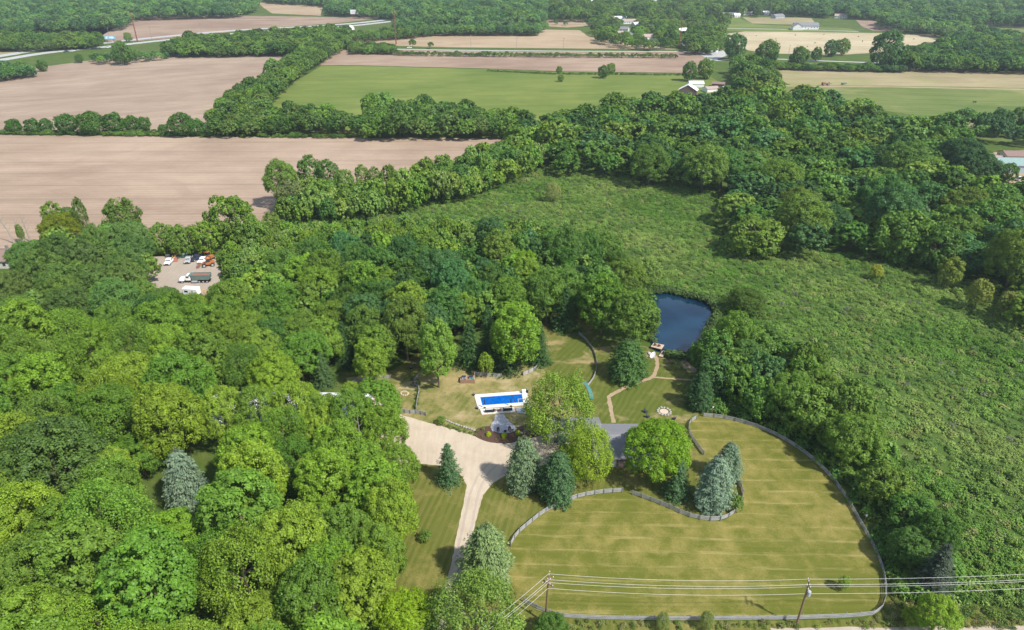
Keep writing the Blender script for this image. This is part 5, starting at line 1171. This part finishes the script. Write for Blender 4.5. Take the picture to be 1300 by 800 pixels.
loader(222, 328, R(-70), 'yellow', 'yellow wheel loader behind the white pickup in the yard'); loader(264, 329, R(160), 'orange', 'orange digger at the right end of the yard', True); loader(264, 338, R(200), 'orange', 'small orange machine in front of the orange digger')
for (u, v, L, mt, tp, lb) in [(214.5, 325.5, 1.6, 'silver', 'tealdark', 'pale teal container behind the yellow loader'), (233, 325.5, 4.2, 'tealdark', 'white', 'long teal box with white top behind the silver pickup')]:
    b = G(u, v); r = thing('storage_container', lb, 'container', b, R(-3)); MB().box((0, 0, .6), (L, 1.6, 1.2)).build('body', M[mt], r, bevel=.04); MB().box((0, 0, 1.24), (L + .1, 1.7, .08)).build('lid', M[tp], r)
for (u, v, s, lb) in [(266, 372, 2.6, 'heap of pale rubble right of the white trailer'), (256, 369, 1.5, 'small heap of earth behind the white trailer')]:
    b = G(u, v); r = MB().blob((0, 0, 0), (s, s * .8, s * .45), 7, 14, 8).build('rubble_heap', M['path']); r.location = b; tag(r, lb, 'heap')
# farm machinery and animals on the pasture
b = G(1048, 108.5); r = thing('farm_implement', 'rusty red farm machine standing on the hay field', 'farm machine', b, .1)
MB().box((0, 0, 1.0), (7, .4, .4)).build('frame', M['redbrown'], r); MB().box((-2, 0, 1.8), (2.6, 2.4, 1.5)).build('hopper', M['redbrown'], r); MB().tube([(1, 0, 1), (5.5, .5, 1.4)], .2, 6).build('drawbar', M['redbrown'], r); MB().tube([(2, -1.5, 1), (3, 1.5, 2.6), (5, 2, 1.2)], .22, 6).build('boom', M['redbrown'], r); wheels(r, (-2.2, 1.8), 1.3, .8, .4)
b = G(1071, 107.5); r = thing('farm_cart', 'small dark green cart right of the rusty farm machine', 'cart', b, .2); MB().box((0, 0, 1.1), (4.0, 2.0, 1.0)).build('body', M['greentruck'], r, bevel=.1); MB().tube([(2, 0, .8), (3.6, 0, .6)], .1, 6).build('drawbar', M['greentruck'], r); wheels(r, (-.8,), 1.1, .6, .3)
def cow(u, v, rz, lb):
    b = G(u, v); r = thing('cow', lb, 'cow', b, rz); m = MB(); m.smooth = True
    m.tube([(-1.0, 0, 1.05), (-.7, 0, 1.12), (0, 0, 1.05), (.6, 0, 1.12), (.85, 0, 1.2), (1.2, 0, 1.05), (1.55, 0, .75)], .42, 10, .16)
    for x in (-.75, .6):
        for s in (-1, 1): m.tube([(x, s * .22, 1.0), (x - .05, s * .24, .5), (x, s * .24, 0)], .14, 6, .06)
    m.tube([(-1.05, 0, 1.2), (-1.15, 0, .6)], .04, 5, .03); m.build('body', M['blackcloth'], r)
cow(1237, 131, 3.0, 'black cow grazing on the pasture, the left one'); cow(1268, 138.5, .2, 'black cow lying low on the pasture, the right one')
# hay bales in straw field
bale_me = MB().cyl((0, 0, .8), .8, 1.5, 'y', 12).mesh('hay_bale', M['stubble'])
for i, (u, v) in enumerate(sorted([(960,46),(985,50),(1010,45),(1035,55),(1046,44),(1090,47),(1108,56),(1130,46),(1160,50),(1095,53),(975,57),(1025,60)])):
    o = bpy.data.objects.new('hay_bale', bale_me); link(o); o.location = G(u, v, .05); o.rotation_euler = (0, 0, i * .7); tag(o, 'pale round hay bale, %s from left on the straw field' % ORD[i], 'hay bale', 'hay bales on the straw field')

# ------------------------------------------------------------------ poles, wires, billboards
def steel_pole(u, v, vt, lb):
    b = G(u, v); h = height_to(u, v, vt); r = thing('transmission_pole', lb, 'pylon', b, hwy * .3); MB().tube([(0, 0, 0), (0, 0, h * .5), (0, 0, h)], .75, 10, .4).build('pole', M['rust'], r)
    for k in range(3):
        for s in (-1, 1):
            if (k + (s > 0)) % 2 or k == 1: MB().tube([(0, 0, h * (.97 - .07 * k)), (s * 2.2, 0, h * (.98 - .07 * k))], .14, 6).build('crossarm', M['rust'], r)
    return b, h
sp = [steel_pole(174.5, 52.5, 15, 'rust red steel transmission pole standing beside the highway at the left'), steel_pole(503, 56.5, 12, 'tall rust red transmission pole at the left end of the far road'), steel_pole(862, 62.5, 23, 'rust red transmission pole beside the far road junction')]
sp.append((G(1290, 72), 34)); sp.insert(0, (G(-160, 60), 34))
steel_pole(1290, 72, 42, 'rust red transmission pole rising from the belt at the right edge')
def wire(a, b, sag, r_, name, lb, mat='wire', group=None, n=14, cat='wire'):
    P = [a.lerp(b, k / n) - Vector((0, 0, sag * 4 * (k / n) * (1 - k / n))) for k in range(n + 1)]
    o = MB().tube([p - a for p in P], r_, 4).build(name, M[mat]); o.location = a; return tag(o, lb, cat, group)
names = ['left edge to the highway pole', 'highway pole to the pole at the far road end', 'far road end pole to the junction pole', 'junction pole to the pole in the right belt']
for i in range(4):
    (a, ha), (b_, hb) = sp[i], sp[i + 1]
    for k, nm in enumerate(('upper', 'middle', 'lower')):
        wire(a + Vector((0, 0, ha * (.97 - .07 * k))), b_ + Vector((0, 0, hb * (.97 - .07 * k))), 5, .07, 'power_line', nm + ' cable from ' + names[i], 'wiredark')
for i, (u, v, vt) in enumerate([(483, 59, 43), (518, 39, 24), (598, 62, 44), (656, 62.5, 47), (715, 63, 48), (772, 63.5, 49), (834, 64, 51), (140, 51, 33), (193, 50, 33), (256, 43, 29), (874, 60, 47), (883, 65, 50), (1000, 76, 56), (1010, 75, 57)]):
    b = G(u, v); h = min(15, height_to(u, v, vt)); r = thing('utility_pole', ['slim grey pole between the tall red one and the hedge corner', 'grey pole below the far highway truck', 'first grey pole right of the roadside bushes', 'second grey pole along the far road in front of the pale field', 'third grey pole along the far road in front of the pale field', 'fourth grey pole along the far road below the town', 'fifth grey pole along the far road below the town', 'thin pole left of the blue billboard', 'thin pole right of the red highway pole', 'thin pole above the tree belt at the highway', 'pole on the left side of the junction road', 'pole on the right side of the junction road', 'thin pole behind the far roadside hedge, left one', 'thin pole behind the far roadside hedge, right one'][i], 'pole', b)
    MB().tube([(0, 0, 0), (0, 0, h)], .22, 6, .14).build('pole', M['fencepost'], r); MB().box((0, 0, h - .8), (2.4, .18, .18)).build('crossarm', M['fencepost'], r)
def billboard(u, v, vt, w_, face, lb, rz):
    b = G(u, v); h = height_to(u, v, vt); r = thing('billboard', lb, 'billboard', b, rz)
    for s in (-1, 1): MB().box((s * w_ * .3, 0, h * .35), (.5, .5, h * .7)).build('post', M['rust'], r)
    MB().box((0, 0, h * .72), (w_, .5, h * .5)).build('panel', M['galv'], r); MB().box((0, -.3, h * .72), (w_ - .5, .1, h * .46)).build('poster', M[face], r); MB().box((0, -.7, h * .45), (w_, .8, .15)).build('catwalk', M['rust'], r)
    return r, h
r, h = billboard(141, 54, 45.5, 13, 'blueprint', 'billboard with blue and white poster beside the highway', .1)
MB().box((2, -.38, h * .75), (5.5, .04, h * .22)).build('poster_panel', M['white'], r); MB().box((-4, -.38, h * .72), (1.8, .04, h * .3)).build('poster_panel', M['white'], r)
r, h = billboard(451, 23.5, 12, 15, 'paper', 'white billboard with grey lettering beyond the highway', 0)
for k in range(5): MB().box((-4 + k * 2.2, -.38, h * .74), (1.4, .04, h * .13)).build('print_block', M['silver'], r)

# foreground distribution line
def dist_pole(u, v, h, lean, lb, arms, tr=False):
    b = G(u, v); r = thing('utility_pole', lb, 'pole', b); top = Vector((lean, 0, h)); MB().tube([(0, 0, 0), (lean * .5, 0, h / 2), (lean, 0, h)], .19, 9, .12).build('pole', M['polewood'], r); ins = []
    for (z, a, L) in arms:
        c = Vector((lean * z / h, 0, z)); d = Vector((cos(a), sin(a), 0)); o = MB().box((0, 0, 0), (L, .14, .16)).build('crossarm', M['polewood'], r); o.location = c; o.rotation_euler = (0, 0, a)
        for s in (-.47, -.2, .2, .47):
            p = c + d * L * s; MB().cyl((p.x, p.y, p.z + .16), .06, .2, n=6).build('insulator', M['white'], r)
    if tr:
        z = h * .76; t_ = MB().cyl((lean * .8 + .42, -.1, z), .30, .95, n=14).build('transformer', M['silver'], r); MB().cyl((lean * .8 + .42, -.1, z + .55), .06, .25, n=6).build('bushing', M['white'], t_)
    return b, r
p1, _ = dist_pole(692.3, 791, 11.4, .25, 'left wooden utility pole with tangled crossarms at the paddock fence', [(11.0, R(75), 2.2), (10.2, R(35), 2.3), (9.6, R(140), 2.0)])
p2, _ = dist_pole(1010.5, 795, 10.6, .1, 'right wooden utility pole with grey transformer at the paddock fence', [(10.3, R(80), 1.8), (9.2, R(80), 1.2)], True)
dr = (p2 - p1).normalized(); p3 = p2 + dr * 62 + Vector((0, 4, 0)); p0 = G(560, 905)
at1 = [Vector((.25, .25, 11.5)), Vector((.3, -.6, 11.15)), Vector((.3, -.2, 10.0)), Vector((.22, -.3, 8.8))]
at2 = [Vector((.1, .5, 10.7)), Vector((.1, -.4, 10.5)), Vector((.1, .2, 9.3)), Vector((.1, .0, 7.9))]
dist_pole(*PR((p3.x, p3.y, 0))[:2], 10.6, 0, 'wooden utility pole beyond the right edge carrying the same wires', [(10.3, R(80), 1.8)])
nm = ['top', 'second', 'third', 'lowest']
for k in range(4):
    wire(p1 + at1[k], p2 + at2[k], .9, .022, 'power_line', nm[k] + ' wire between the two wooden poles over the paddock')
    wire(p2 + at2[k], p3 + at2[k], 1.0, .022, 'power_line', nm[k] + ' wire from the transformer pole to the right edge')
    wire(p1 + at1[k], p0 + at2[k] + Vector((0, 0, 1)), .7, .022, 'power_line', nm[k] + ' wire from the left pole down to the feathery tree')
# dead snags at the field edge
for (u, v, vt, lb, ivy) in [(18, 309, 271, 'bare dead tree leaning left against the ploughed field', 0), (30, 309, 277, 'dead tree wrapped in green creeper', 1), (39, 307, 272, 'bare dead tree at the right of the dead trio', 0)]:
    b = G(u, v); h = height_to(u, v, vt); r = thing('dead_tree', lb, 'dead tree', b); ln = -2.4 if 'left' in lb else -.6
    MB().tube([(0, 0, 0), (ln * .3, 0, h * .4), (ln, 0, h)], .36, 7, .07).build('trunk', M['fencepost'] if 0 else DEADW, r)
    for k in range(5): z = h * (.4 + .1 * k); x = ln * z / h * .9; s = -1 if k % 2 else 1; MB().tube([(x, 0, z), (x + s * 1.0, .3, z + 1.2), (x + s * 1.5, .5, z + 2.6)], .09, 5, .02).build('branch', DEADW, r)
    if ivy:
        c = obj_of('crown', TALL[0], r); c.scale = (1.4, 1.4, h * .8 / 3.25); c.color = (*MIDG, 1)
b = G(464, 592); r = thing('dead_tree', 'bare grey dead trunk standing among the green crowns by the drive', 'dead tree', G(464, 610)); h = 17
MB().tube([(0, 0, 0), (.1, 0, h * .5), (0, 0, h)], .22, 7, .05).build('trunk', DEADW, r)
for k in range(6): z = h * (.6 + .06 * k); s = -1 if k % 2 else 1; MB().tube([(0, 0, z), (s * .9, .2, z + .9)], .07, 5, .02).build('branch', DEADW, r)

# ------------------------------------------------------------------ air
hz = MB().box((0, 2750, 59.0), (11400, 7500, 120)).build('haze', FOL); hz.data.materials.clear()
hm = bpy.data.materials.new('haze_air'); hm.use_nodes = True; hn = hm.node_tree; hn.nodes.remove(hn.nodes['Principled BSDF'])
pv = hn.nodes.new('ShaderNodeVolumePrincipled'); pv.inputs['Density'].default_value = HAZE; pv.inputs['Color'].default_value = (.80, .90, 1.0, 1); pv.inputs['Anisotropy'].default_value = .2
hn.links.new(pv.outputs[0], hn.nodes['Material Output'].inputs['Volume']); hz.data.materials.append(hm); tag(hz, 'thin pale haze over the whole landscape', 'haze', kind='stuff')
